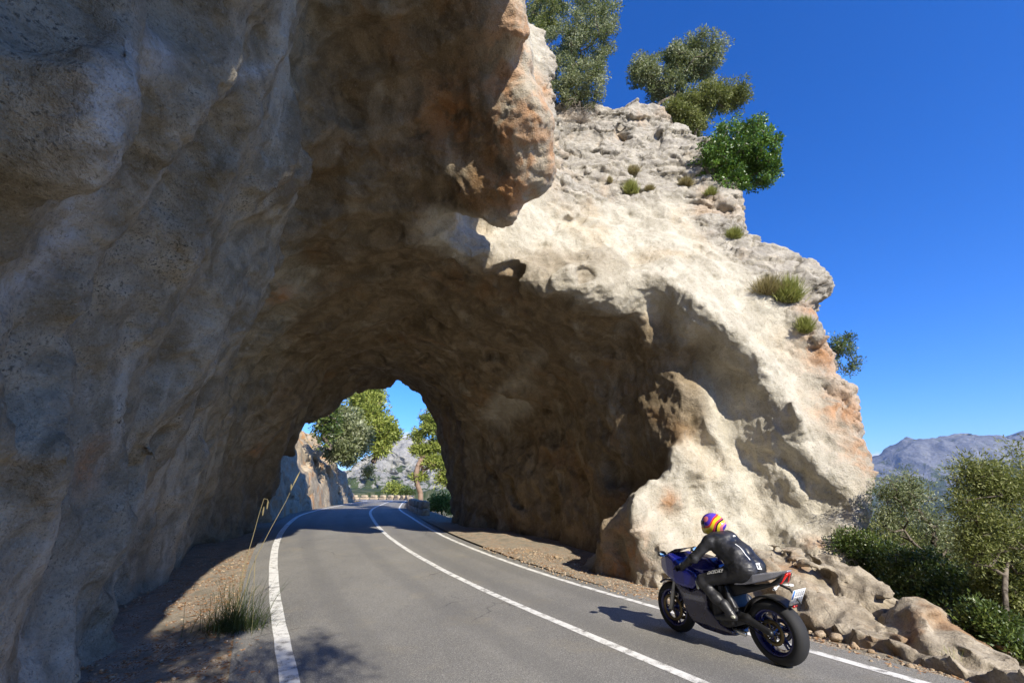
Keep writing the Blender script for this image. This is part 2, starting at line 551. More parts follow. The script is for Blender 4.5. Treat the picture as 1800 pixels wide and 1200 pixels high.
FEATS = [
 # recess behind the vertical arris of the near wall
 (548, 170, .55, -.55, .2, (1, 1, 1.8)), (545, 330, .5, -.5, .2, (1, 1, 1.8)), (560, 470, .4, -.4, .1), (620, 110, .6, -.5, .1), (455, 60, .35, -.35, .1, (1, 1, 1.5)),
 (690, 200, .5, -.35, 0), (780, 180, .45, -.3, 0), (640, 330, .4, .3, 0, (.8, .8, 1.6)), (720, 420, .4, .25, 0), (590, 420, .3, .25, 0, (.8, .8, 1.6)), (810, 300, .6, .25, 0),
 (480, 250, .5, .25, 0, (1, 1, 1.8)), (490, 420, .4, .25, 0, (1, 1, 1.6)),
 # ledges and crevices low on the near wall
 (100, 800, .45, .32, 0, (1.3, 1.3, .7)), (80, 885, .28, -.42, 0, (1.6, 1.6, .6)), (250, 700, .4, .22, 0), (300, 790, .3, -.2, 0), (330, 740, .3, .22, 0), (390, 700, .3, .2, 0), (425, 745, .22, -.28, 0, (1, 1, 1.5)),
 (440, 660, .35, .25, 0, (1, 1, 1.5)), (375, 880, .3, -.4, 0), (345, 800, .3, .25, 0), (420, 800, .3, .25, 0, (1, 1, 1.5)), (250, 1000, .5, -.3, 0), (120, 1050, .5, -.25, 0), (200, 930, .45, .25, 0),
 (500, 560, .45, -.2, 0), (470, 590, .4, .25, 0),
 # lobes along the lit edge of the mouth
 (1005, 420, .35, .3, 0), (1060, 470, .35, .35, 0, (1, 1, 1.4)), (1090, 520, .3, .35, 0, (1, 1, 1.5)), (1150, 500, .3, .2, 0), (1200, 545, .35, .3, 0), (1255, 575, .35, .35, 0), (1120, 450, .3, -.15, 0),
 # drapery on the foot of the pillar
 (1245, 680, .3, .35, 0, (1, 1, 1.5)), (1300, 720, .32, .3, 0, (1, 1, 1.6)), (1355, 690, .3, -.3, 0, (1, 1, 1.8)), (1400, 740, .35, .3, 0, (1, 1, 1.8)), (1330, 830, .3, -.32, 0, (1, 1, 1.7)),
 (1210, 830, .4, .35, 0), (1160, 880, .28, .3, 0, (1, 1, 1.5)), (1110, 890, .3, .45, 0, (1, 1, 1.6)), (1135, 940, .15, -.2, 0, (1, 1, 1.8)), (1240, 940, .3, -.3, 0), (1290, 880, .4, .3, 0, (1, 1, 1.5)),
 (1425, 890, .45, -.75, .1, (1.2, 1, .8)), (1390, 930, .3, .2, 0), (1330, 990, .6, .3, 0, (1.6, 1, .5)), (1210, 1010, .3, .2, 0), (1450, 980, .5, .35, 0, (1.4, 1, .6)),
 (515, 690, 1.0, .9, 0), (500, 760, 1.0, .8, 0),
 (375, 8, .45, -.5, 0), (140, 215, .6, .5, 0), (75, 150, .5, .3, 0),
 # the orange lip
 (905, 215, .5, .4, 0), (930, 300, .4, .3, 0), (880, 120, .4, -.2, 0),
]
S, lo, h, ax = build_volume((-16, -0.6, -0.6), (9.8, 24.5, 21.8), 0.10, FEATS)
def soften(x0, x1, y0, y1, z0, z1, n_):
    sl = tuple(slice(int((a - lo[k]) / h), int((b - lo[k]) / h)) for k, (a, b) in enumerate(((x0, x1), (y0, y1), (z0, z1))))
    for _ in range(n_):
        for axis in range(3):
            a_ = np.moveaxis(S[sl], axis, 0)
            a_[1:-1] = .25 * a_[:-2] + .5 * a_[1:-1] + .25 * a_[2:]
soften(6.9, 9.7, 8, 13.5, 1.5, 9, 5)
soften(2.0, 5.6, 9.0, 13, 1.2, 6, 3)
S[0] = S[-1] = 1; S[:, -1] = 1; S[:, :, -1] = 1
ROCK = (S, lo, h)
V, F = surface_nets(S, lo, h)
def biggest_piece(V, F):
    e = np.concatenate([F[:, [0, 1]], F[:, [1, 2]], F[:, [2, 3]], F[:, [3, 0]]])
    lab = np.arange(len(V))
    for _ in range(400):
        m = np.minimum(lab[e[:, 0]], lab[e[:, 1]]); old = lab.copy()
        np.minimum.at(lab, e[:, 0], m); np.minimum.at(lab, e[:, 1], m)
        lab = lab[lab]; lab = lab[lab]
        if np.array_equal(old, lab): break
    big = np.bincount(lab).argmax()
    F = F[lab[F[:, 0]] == big]
    used = np.zeros(len(V), bool); used[F.ravel()] = True
    idx = np.cumsum(used) - 1
    return V[used], idx[F]
V, F = biggest_piece(V, F)
V, F = subdivide(V, F)
N = vnormals(V, F)
V = V + N * (0.035 * fbm(V, 0.30, 2, off=5) - 0.05 * np.abs(perlin(V / 0.19)) - 0.018 * np.abs(perlin(V / 0.085)))[:, None]
_an = natural_w(V[:, 0], V[:, 1], V[:, 2]); _k = np.nonzero(_an > .05)[0]; _Q = V[_k]
_Qw = _Q + .10 * np.stack([fbm(_Q, .5, 2, off=3), fbm(_Q, .5, 2, off=31), fbm(_Q, .5, 2, off=57)], 1)
_l1, _t1, _e1 = cells(_Qw, .85, 11, (1.5, 1, .6)); _l2, _t2, _e2 = cells(_Qw, .32, 12, (1.4, 1, .7))
V[_k] += N[_k] * (_an[_k] * (.05 * _l1 + .10 * _t1 - .10 * sstep(.09, 0, _e1) + .025 * _l2 + .04 * _t2 - .03 * sstep(.1, 0, _e2)))[:, None]
a_crk = np.zeros(len(V), np.float32); a_crk[_k] = _an[_k] * sstep(.06, .0, _e1) * sstep(-.1, .3, fbm(_Q, 1.3, 2, off=44))
# the part of the cliff behind the photographer, only coarse
S2, lo2, h2, ax2 = build_volume((-14, -14, -0.6), (9.8, 1.0, 21.8), 0.35)
S2[0] = S2[-1] = 1; S2[:, 0] = 1; S2[:, :, -1] = 1
S2[:, ax2[1] > -0.55] = 1
V2, F2 = surface_nets(S2, lo2, h2)
a_crk = np.concatenate([a_crk, np.zeros(len(V2), np.float32)]); F = np.concatenate([F, F2 + len(V)]); V = np.concatenate([V, V2])
print('rock', len(V), len(F))

xv, yv, zv = V[:, 0], V[:, 1], V[:, 2]
uv = (xv - road_x(yv)) * road_cos(yv) + 0.5 * fbm(V, 2.0, 2, off=91)
a_nat = natural_w(xv, yv, zv)
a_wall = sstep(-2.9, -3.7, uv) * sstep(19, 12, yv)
a_face = np.maximum(sstep(0.5, -0.1, y_face(zv) + 0.35 - yv) * 0, 0)
_c = road_cos(yv); _u = (xv - road_x(yv)) * _c
# mask of the brown darkened to paint in shade: 0 on the outer face, 1 inside the bore and under the overhang
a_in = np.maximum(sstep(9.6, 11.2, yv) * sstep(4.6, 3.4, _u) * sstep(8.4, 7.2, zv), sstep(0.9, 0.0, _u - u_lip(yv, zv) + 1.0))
a_in2 = sstep(.35, -.25, zv - (7.55 - 0.30 * xv - 0.36 * (yv - 9.5))) * sstep(5.0, 4.4, xv) * sstep(10.3, 11.0, yv) * sstep(-.1, .5, zv - (1.80 + 0.62 * (xv - 2.1) - 0.80 * (yv - 10.5)))  # extends the painted shade under the alcove ceiling
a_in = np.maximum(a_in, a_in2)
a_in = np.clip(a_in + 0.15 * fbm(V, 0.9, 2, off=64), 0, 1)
RUST = [(935, 270, .9), (905, 330, .7), (890, 150, .6), (925, 60, .8), (945, 200, .8), (890, 230, .6), (960, 270, .6), (800, 205, .7), (165, 790, .16), (150, 830, .2), (1110, 960, .55), (1090, 1000, .5), (1500, 640, .5), (1450, 620, .6), (1430, 545, .35), (1480, 720, .6), (1520, 800, .5), (450, 790, .25), (490, 520, .3), (1175, 880, .25), (950, 150, .5), (1440, 960, .3)]
a_rust = np.zeros(len(V), np.float32)
for px, py, r in RUST:
    c = march(S, lo, h, px, py)
    if c is None: continue
    k_ = np.nonzero(np.abs(V - c).max(1) < r * 3)[0]
    a_rust[k_] = np.maximum(a_rust[k_], np.exp(-(((V[k_] - c) ** 2).sum(1)) / (r * r)))

a_vein = np.zeros(len(V), np.float32)
for path_, r_ in (([(285, 85), (225, 130), (185, 185), (165, 260), (150, 330), (110, 410), (50, 480), (-10, 530)], .13), ([(160, 640), (148, 720)], .03), ([(345, 445), (330, 520)], .03), ([(470, 560), (430, 620)], .035), ([(420, 135), (480, 115)], .06)):
    for (xa, ya), (xb, yb) in zip(path_[:-1], path_[1:]):
        for t_ in np.linspace(0, 1, 9)[:-1]:
            c = march(S, lo, h, xa + (xb - xa) * t_, ya + (yb - ya) * t_)
            if c is None: continue
            k_ = np.nonzero(np.abs(V - c).max(1) < r_ * 3)[0]
            a_vein[k_] = np.maximum(a_vein[k_], np.exp(-(((V[k_] - c) ** 2).sum(1)) / (r_ * r_)))

def rock_material():
    n = NT('sprayed_rock')
    big = n.noise(0.55, 5, 0.6, dist=0.4)
    mid = n.noise(2.2, 6, 0.62, dist=0.6)
    streak = n.noise(1.5, 5, 0.6, stretch=(1.0, 1.0, 0.22), dist=0.3)
    fine = n.noise(34, 4, 0.65)
    grain = n.noise(95, 2, 0.6)
    face = n.mix(n.rng(mid, .35, .68), (.42, .383, .305), (.575, .535, .445))
    face = n.mix(n.math('MULTIPLY', n.rng(big, .5, .72), .45), face, (.50, .38, .235))
    face = n.mix(n.math('MULTIPLY', n.rng(streak, .52, .75), .35), face, (.33, .29, .215))
    inner = n.mix(n.rng(mid, .35, .68), (.15, .112, .066), (.27, .205, .125))  # brown of the bore, darkened to hold its shade in the colour
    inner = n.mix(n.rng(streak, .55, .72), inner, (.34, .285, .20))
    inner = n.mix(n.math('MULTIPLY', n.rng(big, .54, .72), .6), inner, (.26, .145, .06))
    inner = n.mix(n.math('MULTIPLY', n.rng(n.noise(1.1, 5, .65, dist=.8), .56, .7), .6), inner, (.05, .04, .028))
    wall = n.mix(n.rng(mid, .3, .7), (.19, .163, .113), (.40, .348, .253))  # stained grey of the near wall, taken darker to deepen its shade
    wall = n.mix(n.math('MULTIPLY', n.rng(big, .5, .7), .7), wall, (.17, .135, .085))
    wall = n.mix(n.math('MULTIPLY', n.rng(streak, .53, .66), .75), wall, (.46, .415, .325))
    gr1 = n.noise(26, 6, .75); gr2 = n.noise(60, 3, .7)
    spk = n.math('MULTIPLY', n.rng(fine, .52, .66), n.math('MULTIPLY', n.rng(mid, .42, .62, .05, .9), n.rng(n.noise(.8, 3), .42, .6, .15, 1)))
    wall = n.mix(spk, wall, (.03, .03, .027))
    nat = n.mix(n.rng(mid, .35, .68), (.30, .275, .235), (.47, .43, .36))
    nat = n.mix(n.math('MULTIPLY', n.rng(big, .52, .7), .55), nat, (.47, .33, .21))
    crack = n.math('MULTIPLY', n.rng(n.voro(.9, 'DISTANCE_TO_EDGE', vec=n.warp(1.2, .9)), .0, .025, 1, 0), n.rng(n.noise(1.3, 3), .42, .6))
    nat = n.mix(n.math('MULTIPLY', crack, .6), nat, (.10, .085, .065))
    nat = n.mix(n.math('MULTIPLY', n.attr('crack'), .75), nat, (.07, .06, .045))
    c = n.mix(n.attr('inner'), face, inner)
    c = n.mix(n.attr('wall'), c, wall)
    c = n.mix(n.attr('nat'), c, nat)
    c = n.mix(n.math('MULTIPLY', n.attr('vein'), n.rng(n.noise(7, 4, .65), .35, .6, .2, .8)), c, (.50, .49, .46))
    rf = n.math('MULTIPLY', n.attr('rust'), n.rng(mid, .38, .6, .15, 1.0))
    c = n.mix(n.math('MULTIPLY', rf, .8), c, (.42, .19, .065))
    gm = n.math('ADD', n.math('MULTIPLY', gr1, .6), n.math('MULTIPLY', gr2, .4))
    c = n.mix(n.rng(gm, .36, .48, .55, 0), c, (.035, .032, .026))
    c = n.mix(n.rng(gm, .53, .68, 0, .32), c, (.62, .58, .50))
    b = n.bump(mid, .5, .10)
    b = n.bump(n.noise(12, 4, .65), .6, .06, b)
    b = n.bump(fine, .8, .035, b)
    b = n.bump(grain, .5, .012, b)
    return n.done(c, .92, b, .15)

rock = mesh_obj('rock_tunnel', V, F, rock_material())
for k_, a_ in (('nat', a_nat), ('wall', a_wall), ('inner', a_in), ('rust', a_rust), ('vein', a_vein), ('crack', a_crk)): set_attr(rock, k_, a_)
tag(rock, 'huge pale sprayed rock cliff arching over the road with a tunnel through it', 'rock tunnel')
# ------------------------------------------------------------------ ground, road, markings
def ground_z(x, y):
    x = np.asarray(x, float); y = np.asarray(y, float)
    yc = np.clip(y, -35, 88)
    u = (x - road_x(yc)) * road_cos(yc)
    zr = road_z(yc)
    edge = np.interp(y, [-40, 0, 6, 9, 12, 22, 26, 90], [5.2, 5.2, 5.2, 7.6, 8.0, 5.0, 4.6, 4.6])
    dr = np.maximum(u - edge, 0) + np.maximum(y - 92, 0) * (x > -60)
    drop = np.where(dr < 8, 0.55 * dr, 4.4 + 0.75 * (dr - 8))
    drop = 75 * (1 - np.exp(-drop / 75))
    lf = np.maximum(-u - 9.0, 0) * (y > 20) * (y < 90)
    rise = 26 * (1 - np.exp(-0.6 * lf / 26))
    far = np.maximum(np.hypot(x, y) - 150, 0)
    z = zr - 0.02 - drop + rise - 0.0 * far
    return z - 0.05 * np.clip(np.abs(u) - 3.2, 0, 1) * (np.abs(u) < 40)


def sgrid(n, near, farv):
    t = np.linspace(-1, 1, n)
    k = 6.2
    return np.sinh(k * t) / math.sinh(k) * farv
gx = sgrid(301, .2, 5200); gy = sgrid(301, .2, 5200) + 8
GX, GY = np.meshgrid(gx, gy, indexing='ij')
GZ = ground_z(GX, GY)
P = np.stack([GX, GY, GZ], -1).reshape(-1, 3)
u_ = (P[:, 0] - road_x(np.clip(P[:, 1], -35, 88)))
P[:, 2] -= 0.22 * sstep(9, 7.5, np.abs(u_)) * (P[:, 1] < 90)
P[:, 2] += (0.05 * fbm(P, 0.8, 3, off=2) * sstep(3.3, 4.2, np.abs(u_)) + 22 * fbm(P, 260, 5, off=8) * sstep(90, 600, np.hypot(P[:, 0], P[:, 1])))
n1, n2 = GX.shape
ii, jj = np.meshgrid(np.arange(n1 - 1), np.arange(n2 - 1), indexing='ij')
q = (ii * n2 + jj).ravel()
GF = np.stack([q, q + n2, q + n2 + 1, q + 1], 1)

n = NT('dry_ground')
a = n.noise(3.0, 6, .6); b = n.noise(28, 4, .65); c_ = n.voro(60, 'F1', out='Color'); d_ = n.voro(60, 'F1')
dirt = n.mix(n.rng(a, .35, .65), (.24, .205, .155), (.43, .385, .31))
sep = n.new('ShaderNodeSeparateColor'); n.link(c_, sep.inputs[0])
leaf = n.ramp(sep.outputs[0], [(0, (.11, .055, .03)), (.5, (.30, .15, .07)), (1, (.42, .33, .22))])
dirt = n.mix(n.math('MULTIPLY', n.rng(sep.outputs[1], .45, .55), n.rng(a, .44, .58)), dirt, leaf)
scrub = n.mix(n.rng(n.noise(.035, 9, .78), .42, .62), (.03, .05, .016), (.16, .155, .09))
geo = n.new('ShaderNodeVectorMath', operation='LENGTH'); n.link(n.pos(), geo.inputs[0])
col = n.mix(n.rng(geo.outputs['Value'], 30, 110), dirt, scrub)
bm = n.bump(b, .8, .03); bm = n.bump(d_, .5, .02, bm)
M_DIRT = n.done(col, .95, bm, .1)
ground = mesh_obj('ground', P, GF, M_DIRT); tag(ground, kind='structure')

# the road follows the bend beyond the tunnel
ys = np.concatenate([np.arange(-30, 10, .5), np.arange(10, 68, .75)])
path = [(float(road_x(y)), float(y)) for y in ys]
px_, py_ = path[-1]
ang = math.atan2(path[-1][1] - path[-2][1], path[-1][0] - path[-2][0])
for k in range(34):
    ang += math.radians(3.1) if k < 26 else 0
    px_ += 0.9 * math.cos(ang); py_ += 0.9 * math.sin(ang); path.append((px_, py_))
path = np.array(path)
tan = np.gradient(path, axis=0); tan /= np.linalg.norm(tan, axis=1)[:, None]
nor = np.stack([tan[:, 1], -tan[:, 0]], 1)            # to the right
pz = road_z(np.where(np.arange(len(path)) < len(ys), np.append(ys, np.full(len(path) - len(ys), 70)), 70))

def ribbon(us, dz, i0=0, i1=None):
    i1 = i1 or len(path)
    p, nn, z = path[i0:i1], nor[i0:i1], pz[i0:i1]
    V_ = np.stack([np.column_stack([p + nn * u, z + dz]) for u in us], 1)
    m, k = len(p), len(us)
    a_, b_ = np.meshgrid(np.arange(m - 1), np.arange(k - 1), indexing='ij')
    q = (a_ * k + b_).ravel()
    return V_.reshape(-1, 3), np.stack([q, q + 1, q + k + 1, q + k], 1)

n = NT('asphalt')
a = n.noise(.55, 5, .6, stretch=(1, .5, 1)); g = n.noise(75, 4, .75); g2 = n.noise(34, 4, .7); vo_ = n.voro(120, 'F1', out='Color')
sp = n.new('ShaderNodeSeparateColor'); n.link(vo_, sp.inputs[0])
col = n.mix(n.rng(a, .35, .68), (.235, .225, .205), (.31, .295, .262))
col = n.mix(n.math('MULTIPLY', n.rng(n.noise(.9, 6, .68), .52, .7), .45), col, (.36, .315, .23))
col = n.mix(n.math('MULTIPLY', n.rng(n.noise(.28, 4, .6, stretch=(1, .35, 1)), .54, .66), .35), col, (.15, .145, .14))
col = n.mix(n.math('MULTIPLY', n.rng(g, .40, .60, 1, 0), .55), col, (.07, .068, .066))
col = n.mix(n.math('MULTIPLY', n.rng(sp.outputs[0], .80, .92), .5), col, (.48, .46, .42))
col = n.mix(n.math('MULTIPLY', n.rng(sp.outputs[1], .78, .9), .5), col, (.06, .06, .06))
trk = n.math('ADD', n.attr('track'), n.math('MULTIPLY', n.math('SUBTRACT', n.noise(.8, 4, .6), .5), .6))
col = n.mix(n.math('MULTIPLY', n.rng(trk, .3, .9), .30), col, (.13, .127, .122))
ck = n.math('MULTIPLY', n.rng(n.voro(.33, 'DISTANCE_TO_EDGE', vec=n.warp(.9, 1.1)), 0, .007, 1, 0), n.rng(n.noise(.45, 3), .50, .58))
col = n.mix(n.math('MULTIPLY', ck, .65), col, (.05, .05, .048))
bm = n.bump(g, .8, .010); bm = n.bump(g2, .3, .012, bm)
asphalt = n.done(col, .78, bm, .35)
vv, ff, cc = [], [], 0
for us in (np.linspace(-9.2, -3.25, 30), np.linspace(2.95, 9.2, 34)):
    v_, f_ = ribbon(us, 0.0, 0, len(ys))
    v_[:, 2] = ground_z(v_[:, 0], v_[:, 1]) + .012 + 0.06 * fbm(v_, .7, 3, off=2) * np.repeat(1, len(v_)) * np.tile(sstep(0, 1, np.abs(us - us[np.argmin(np.abs(us))])), len(ys))
    vv.append(v_); ff.append(f_ + cc); cc += len(v_)
tag(mesh_obj('verge_ground', np.concatenate(vv), np.concatenate(ff), M_DIRT), kind='structure')
us_r = np.linspace(-3.3, 3.0, 43)
road = mesh_obj('road', *ribbon(us_r, 0.0), asphalt); tag(road, kind='structure')
set_attr(road, 'track', np.tile(sum(np.exp(-((us_r - t_) / .28) ** 2) for t_ in (-1.9, -.35, 1.15, 2.2)), len(path)))

n = NT('road_paint')
w_ = n.noise(130, 3, .7); w2 = n.noise(7, 4, .6)
wear = n.math('ADD', n.math('MULTIPLY', w_, .6), n.math('MULTIPLY', w2, .55))
pc = n.mix(n.rng(wear, .60, .70), n.mix(n.rng(w2, .4, .7), (.78, .77, .73), (.62, .60, .55)), (.19, .18, .17))
paint = n.done(pc, .6, n.bump(w_, .35, .006), .4)
pv, pf = [], []
for (u0, u1) in ((-2.86, -2.68), (.66, .80), (2.54, 2.67)):
    v_, f_ = ribbon((u0, u0 + .03, u1 - .03, u1), 0.004)
    v_ = v_ + np.array([1, 0, 0]) * (0.012 * perlin((v_ * 1.7).astype(np.float32)) + 0.006 * perlin((v_ * 6).astype(np.float32)))[:, None]
    pf.append(f_ + sum(len(x) for x in pv)); pv.append(v_)
markings = mesh_obj('road_markings', np.concatenate(pv), np.concatenate(pf), paint); tag(markings, kind='structure')

# ------------------------------------------------------------------ natural rock outcrops beside the road
def volume_mesh(sdf, noise, lo, hi, h, sub=True):
    lo = np.array(lo, float); hi = np.array(hi, float)
    ns = np.ceil((hi - lo) / h).astype(int) + 1
    ax = [lo[k] + h * np.arange(ns[k]) for k in range(3)]
    X, Y, Z = np.meshgrid(*ax, indexing='ij')
    S = sdf(X, Y, Z).astype(np.float32)
    band = np.argwhere(np.abs(S) < 1.2)
    P_ = (lo + h * band).astype(np.float32)
    S[tuple(band.T)] += noise(P_)
    S[0] = S[-1] = 1; S[:, 0] = S[:, -1] = 1; S[:, :, -1] = 1
    v, f = surface_nets(S, lo, h)
    if sub: v, f = subdivide(v, f)
    return v, f

def stone_material(name, c0, c1, warm, crack_scale=2.2):
    n = NT(name)
    big = n.noise(.9, 5, .6, dist=.4); mid = n.noise(4, 6, .65, dist=.5); fine = n.noise(40, 4, .7)
    c = n.mix(n.rng(mid, .35, .68), c0, c1)
    c = n.mix(n.math('MULTIPLY', n.rng(big, .5, .66), .7), c, warm)
    cr = n.math('MULTIPLY', n.rng(n.voro(crack_scale * .6, 'DISTANCE_TO_EDGE', vec=n.warp(crack_scale * .8, 1.4 / crack_scale)), 0, .02, 1, 0), n.rng(n.noise(1.9, 3), .4, .6))
    c = n.mix(n.math('MULTIPLY', cr, .6), c, (.08, .065, .05))
    c = n.mix(n.rng(fine, .3, .6, .35, 0), c, (.05, .045, .035))
    b = n.bump(fine, .6, .03); b = n.bump(mid, .4, .06, b)
    return n.done(c, .92, b, .15)
M_STONE = stone_material('limestone', (.27, .225, .165), (.44, .38, .29), (.33, .185, .09))
M_STONE2 = stone_material('red_limestone', (.34, .28, .20), (.50, .42, .31), (.50, .25, .10), 1.0)

_bl = lambda y: np.interp(y, [4.2, 5.2, 6.0, 7.2, 8.2, 9.4], [4.75, 4.55, 4.3, 4.0, 3.3, 2.6])
_ch = lambda y: np.interp(y, [4.5, 5.0, 5.6, 6.3, 7.0, 7.7, 8.4, 9.5], [-.4, -.12, .06, .20, .40, .66, .80, .8])
def outcrop_sdf(x, y, z):
    w_ = (x - _bl(y)) * .9
    hz = _ch(y) * (0.8 * sstep(-.05, .45, w_) + .2 * sstep(.3, 1.3, w_)) - .55 * (1 - sstep(-.12, .02, w_))
    hz = hz - np.maximum(w_ - np.interp(y, [5, 6, 7, 8], [.55, .85, 1.1, 1.35]), 0) * .8 - np.maximum(y - 8.4, 0) * 1.2
    return (z - hz) * .75
def outcrop_noise(P_):
    t = fbm(P_ * np.array([1, .8, 1.2], np.float32), .7, 3, off=21) * 2.6
    st = (np.floor(t) + sstep(.3, .7, t - np.floor(t))) / 2.6
    Qw = P_ + .06 * np.stack([fbm(P_, .4, 2, off=3), fbm(P_, .4, 2, off=31), fbm(P_, .4, 2, off=57)], 1)
    l1, t1, e1 = cells(Qw, 1.0, 3, (.8, 1.5, .7)); l2, t2, e2 = cells(Qw, .4, 4, (.8, 1.2, .8))
    return -(0.03 * st + .035 * l1 + .22 * t1 + .02 * l2 + .10 * t2 - .05 * sstep(.1, 0, e1) + .02 * fbm(P_, .15, 2, off=9) + .03)
v, f = volume_mesh(outcrop_sdf, outcrop_noise, (2.2, 3.9, -.5), (7.4, 10.4, 1.5), .05)
tag(mesh_obj('rock_outcrop', v, f, M_STONE), 'low broken slab of brown rock sloping down beside the road behind the motorcycle', 'rock')

def bank_sdf(x, y, z):
    u = (x - road_x(y)) * road_cos(y)
    hh = np.interp(y, [18, 24, 30, 40, 50, 57, 60.5, 62], [6, 6.5, 5.6, 5.0, 4.8, 4.4, 1.6, -1])
    top = -.9 + 1.4 * sstep(-3.2, -3.7, u) + hh * np.interp(-u, [3.4, 4.4, 6.6], [0, .62, 1]) + .55 * np.maximum(-u - 5, 0)
    return (z - top) * .55
def bank_noise(P_):
    t = fbm(P_ * np.array([1, 1, .8], np.float32), 2.6, 3, off=51) * 2.4
    st = (np.floor(t) + sstep(.35, .65, t - np.floor(t))) / 2.4
    l1, t1, e1 = cells(P_, 2.6, 5, (1, 1, .8)); l2, t2, e2 = cells(P_, .9, 6)
    return -(0.2 * st + .45 * l1 + .6 * t1 + .15 * l2 + .22 * t2 - .2 * sstep(.1, 0, e1) + .06 * fbm(P_, .6, 2, off=9))
v, f = volume_mesh(bank_sdf, bank_noise, (-34, 21.5, -.5), (-8, 63, 13), .24, False)
tag(mesh_obj('roadside_rock', v, f, M_STONE2), 'sunlit orange and grey rock face along the road beyond the tunnel', 'rock')

# ------------------------------------------------------------------ loose stones, gravel, leaves
def pebble(r, seed, flat=.7):
    rg = np.random.default_rng(seed)
    bm_v = []
    nlat, nlon = 6, 9
    for i in range(nlat + 1):
        th = PI * i / nlat
        for j in range(nlon):
            ph = 2 * PI * j / nlon
            bm_v.append((math.sin(th) * math.cos(ph), math.sin(th) * math.sin(ph), math.cos(th)))
    A = np.array(bm_v, np.float32)
    dn = rg.normal(size=(7, 3)); dn /= np.linalg.norm(dn, axis=1)[:, None]
    for q in dn:
        k = A @ q - rg.uniform(.55, .8)
        A = A - np.maximum(k, 0)[:, None] * q
    A *= r * np.array([1, rg.uniform(.7, 1), flat * rg.uniform(.7, 1.1)])
    a = rg.uniform(0, 2 * PI); R_ = np.array([[math.cos(a), -math.sin(a), 0], [math.sin(a), math.cos(a), 0], [0, 0, 1]])
    A = A @ R_.T
    fs = [(i * nlon + j, (i + 1) * nlon + j, (i + 1) * nlon + (j + 1) % nlon, i * nlon + (j + 1) % nlon) for i in range(nlat) for j in range(nlon)]
    return A.astype(np.float32), np.array(fs)

STONES = [(1442, 1112, .085, 'rounded tan stone on the verge just right of the rear wheel'), (1470, 1118, .10, 'larger pale stone between the rear wheel and the broken rock slab'),
          (1113, 1022, .05, 'small pale stone on the verge ahead of the front wheel'), (1090, 1012, .04, 'tiny white stone on the sunlit verge by the foot of the pillar'),
          (1500, 1132, .06, 'angular brown stone at the foot of the broken rock slab'), (1530, 1142, .05, 'flat stone lying below the crack of the broken rock slab'),
          (978, 984, .07, 'pale stone at the shadow edge on the right verge'), (1010, 995, .06, 'sunlit stone on leaf litter below the tunnel wall'),
          (1600, 1168, .05, 'last small stone on the verge towards the picture corner'), (395, 1150, .05, 'grey stone in shade beside the grass tuft'),
          (330, 1092, .06, 'stone in the sunlit patch at the foot of the left wall'), (300, 1050, .05, 'dull stone in shade at the foot of the left wall')]
M_PEB = stone_material('loose_stone', (.34, .25, .16), (.50, .40, .29), (.42, .27, .15), 9)
for k, (sx_, sy_, r, lab) in enumerate(STONES):
    p = at_z(sx_, sy_, r * .3)
    v, f = pebble(r, 40 + k)
    o = mesh_obj('loose_stone', v, f, M_PEB); o.location = (p[0], p[1], float(ground_z(p[0], p[1])) + r * .45)
    tag(o, lab, 'stone', 'loose stones along the road verges')

def scatter(n, urange, yrange, make):
    vs, fs, c = [], [], 0
    for k in range(n):
        y = RNG.uniform(*yrange); u = RNG.uniform(*urange)
        x = float(road_x(y) + u / road_cos(y))
        v, f = make(k)
        v = v + np.array([x, y, float(ground_z(x, y)) + .012])
        vs.append(v); fs.append(f + c); c += len(v)
    return np.concatenate(vs), np.concatenate(fs)
PB = [pebble(1, 100 + k) for k in range(8)]
def mk_peb(k): 
    v, f = PB[k % 8]; return v * RNG.uniform(.008, .032), f
v1, f1 = scatter(1500, (2.75, 4.4), (4.3, 15), mk_peb)
v2, f2 = scatter(500, (-5.2, -3.2), (4, 14), mk_peb)
v3, f3 = scatter(160, (-3.0, 0.2), (4.6, 10), lambda k: (PB[k % 8][0] * RNG.uniform(.003, .008), PB[k % 8][1]))
tag(mesh_obj('gravel', np.concatenate([v1, v2, v3]), np.concatenate([f1, f2 + len(v1), f3 + len(v1) + len(v2)]), M_PEB), kind='stuff')
def mk_leaf(k):
    L, W = RNG.uniform(.025, .06), RNG.uniform(.01, .022)
    a = RNG.uniform(0, 2 * PI); ca, sa = math.cos(a), math.sin(a)
    q = np.array([(-L, 0, .004), (0, -W, .0 + RNG.uniform(0, .012)), (L, 0, RNG.uniform(.003, .02)), (0, W, RNG.uniform(0, .012))])
    return q @ np.array([[ca, sa, 0], [-sa, ca, 0], [0, 0, 1]]), np.array([[0, 1, 2, 3]])
n = NT('dry_leaf'); nn_ = n.noise(23, 2)
M_LIT = n.done(n.ramp(nn_, [(.3, (.13, .06, .03)), (.5, (.34, .17, .07)), (.7, (.50, .36, .22))]), .8)
v1, f1 = scatter(1500, (2.8, 4.6), (4.3, 15), mk_leaf)
v2, f2 = scatter(2400, (-5.4, -3.0), (3.5, 15), mk_leaf)
tag(mesh_obj('fallen_leaves', np.concatenate([v1, v2]), np.concatenate([f1, f2 + len(v1)]), M_LIT, smooth=False), kind='stuff')

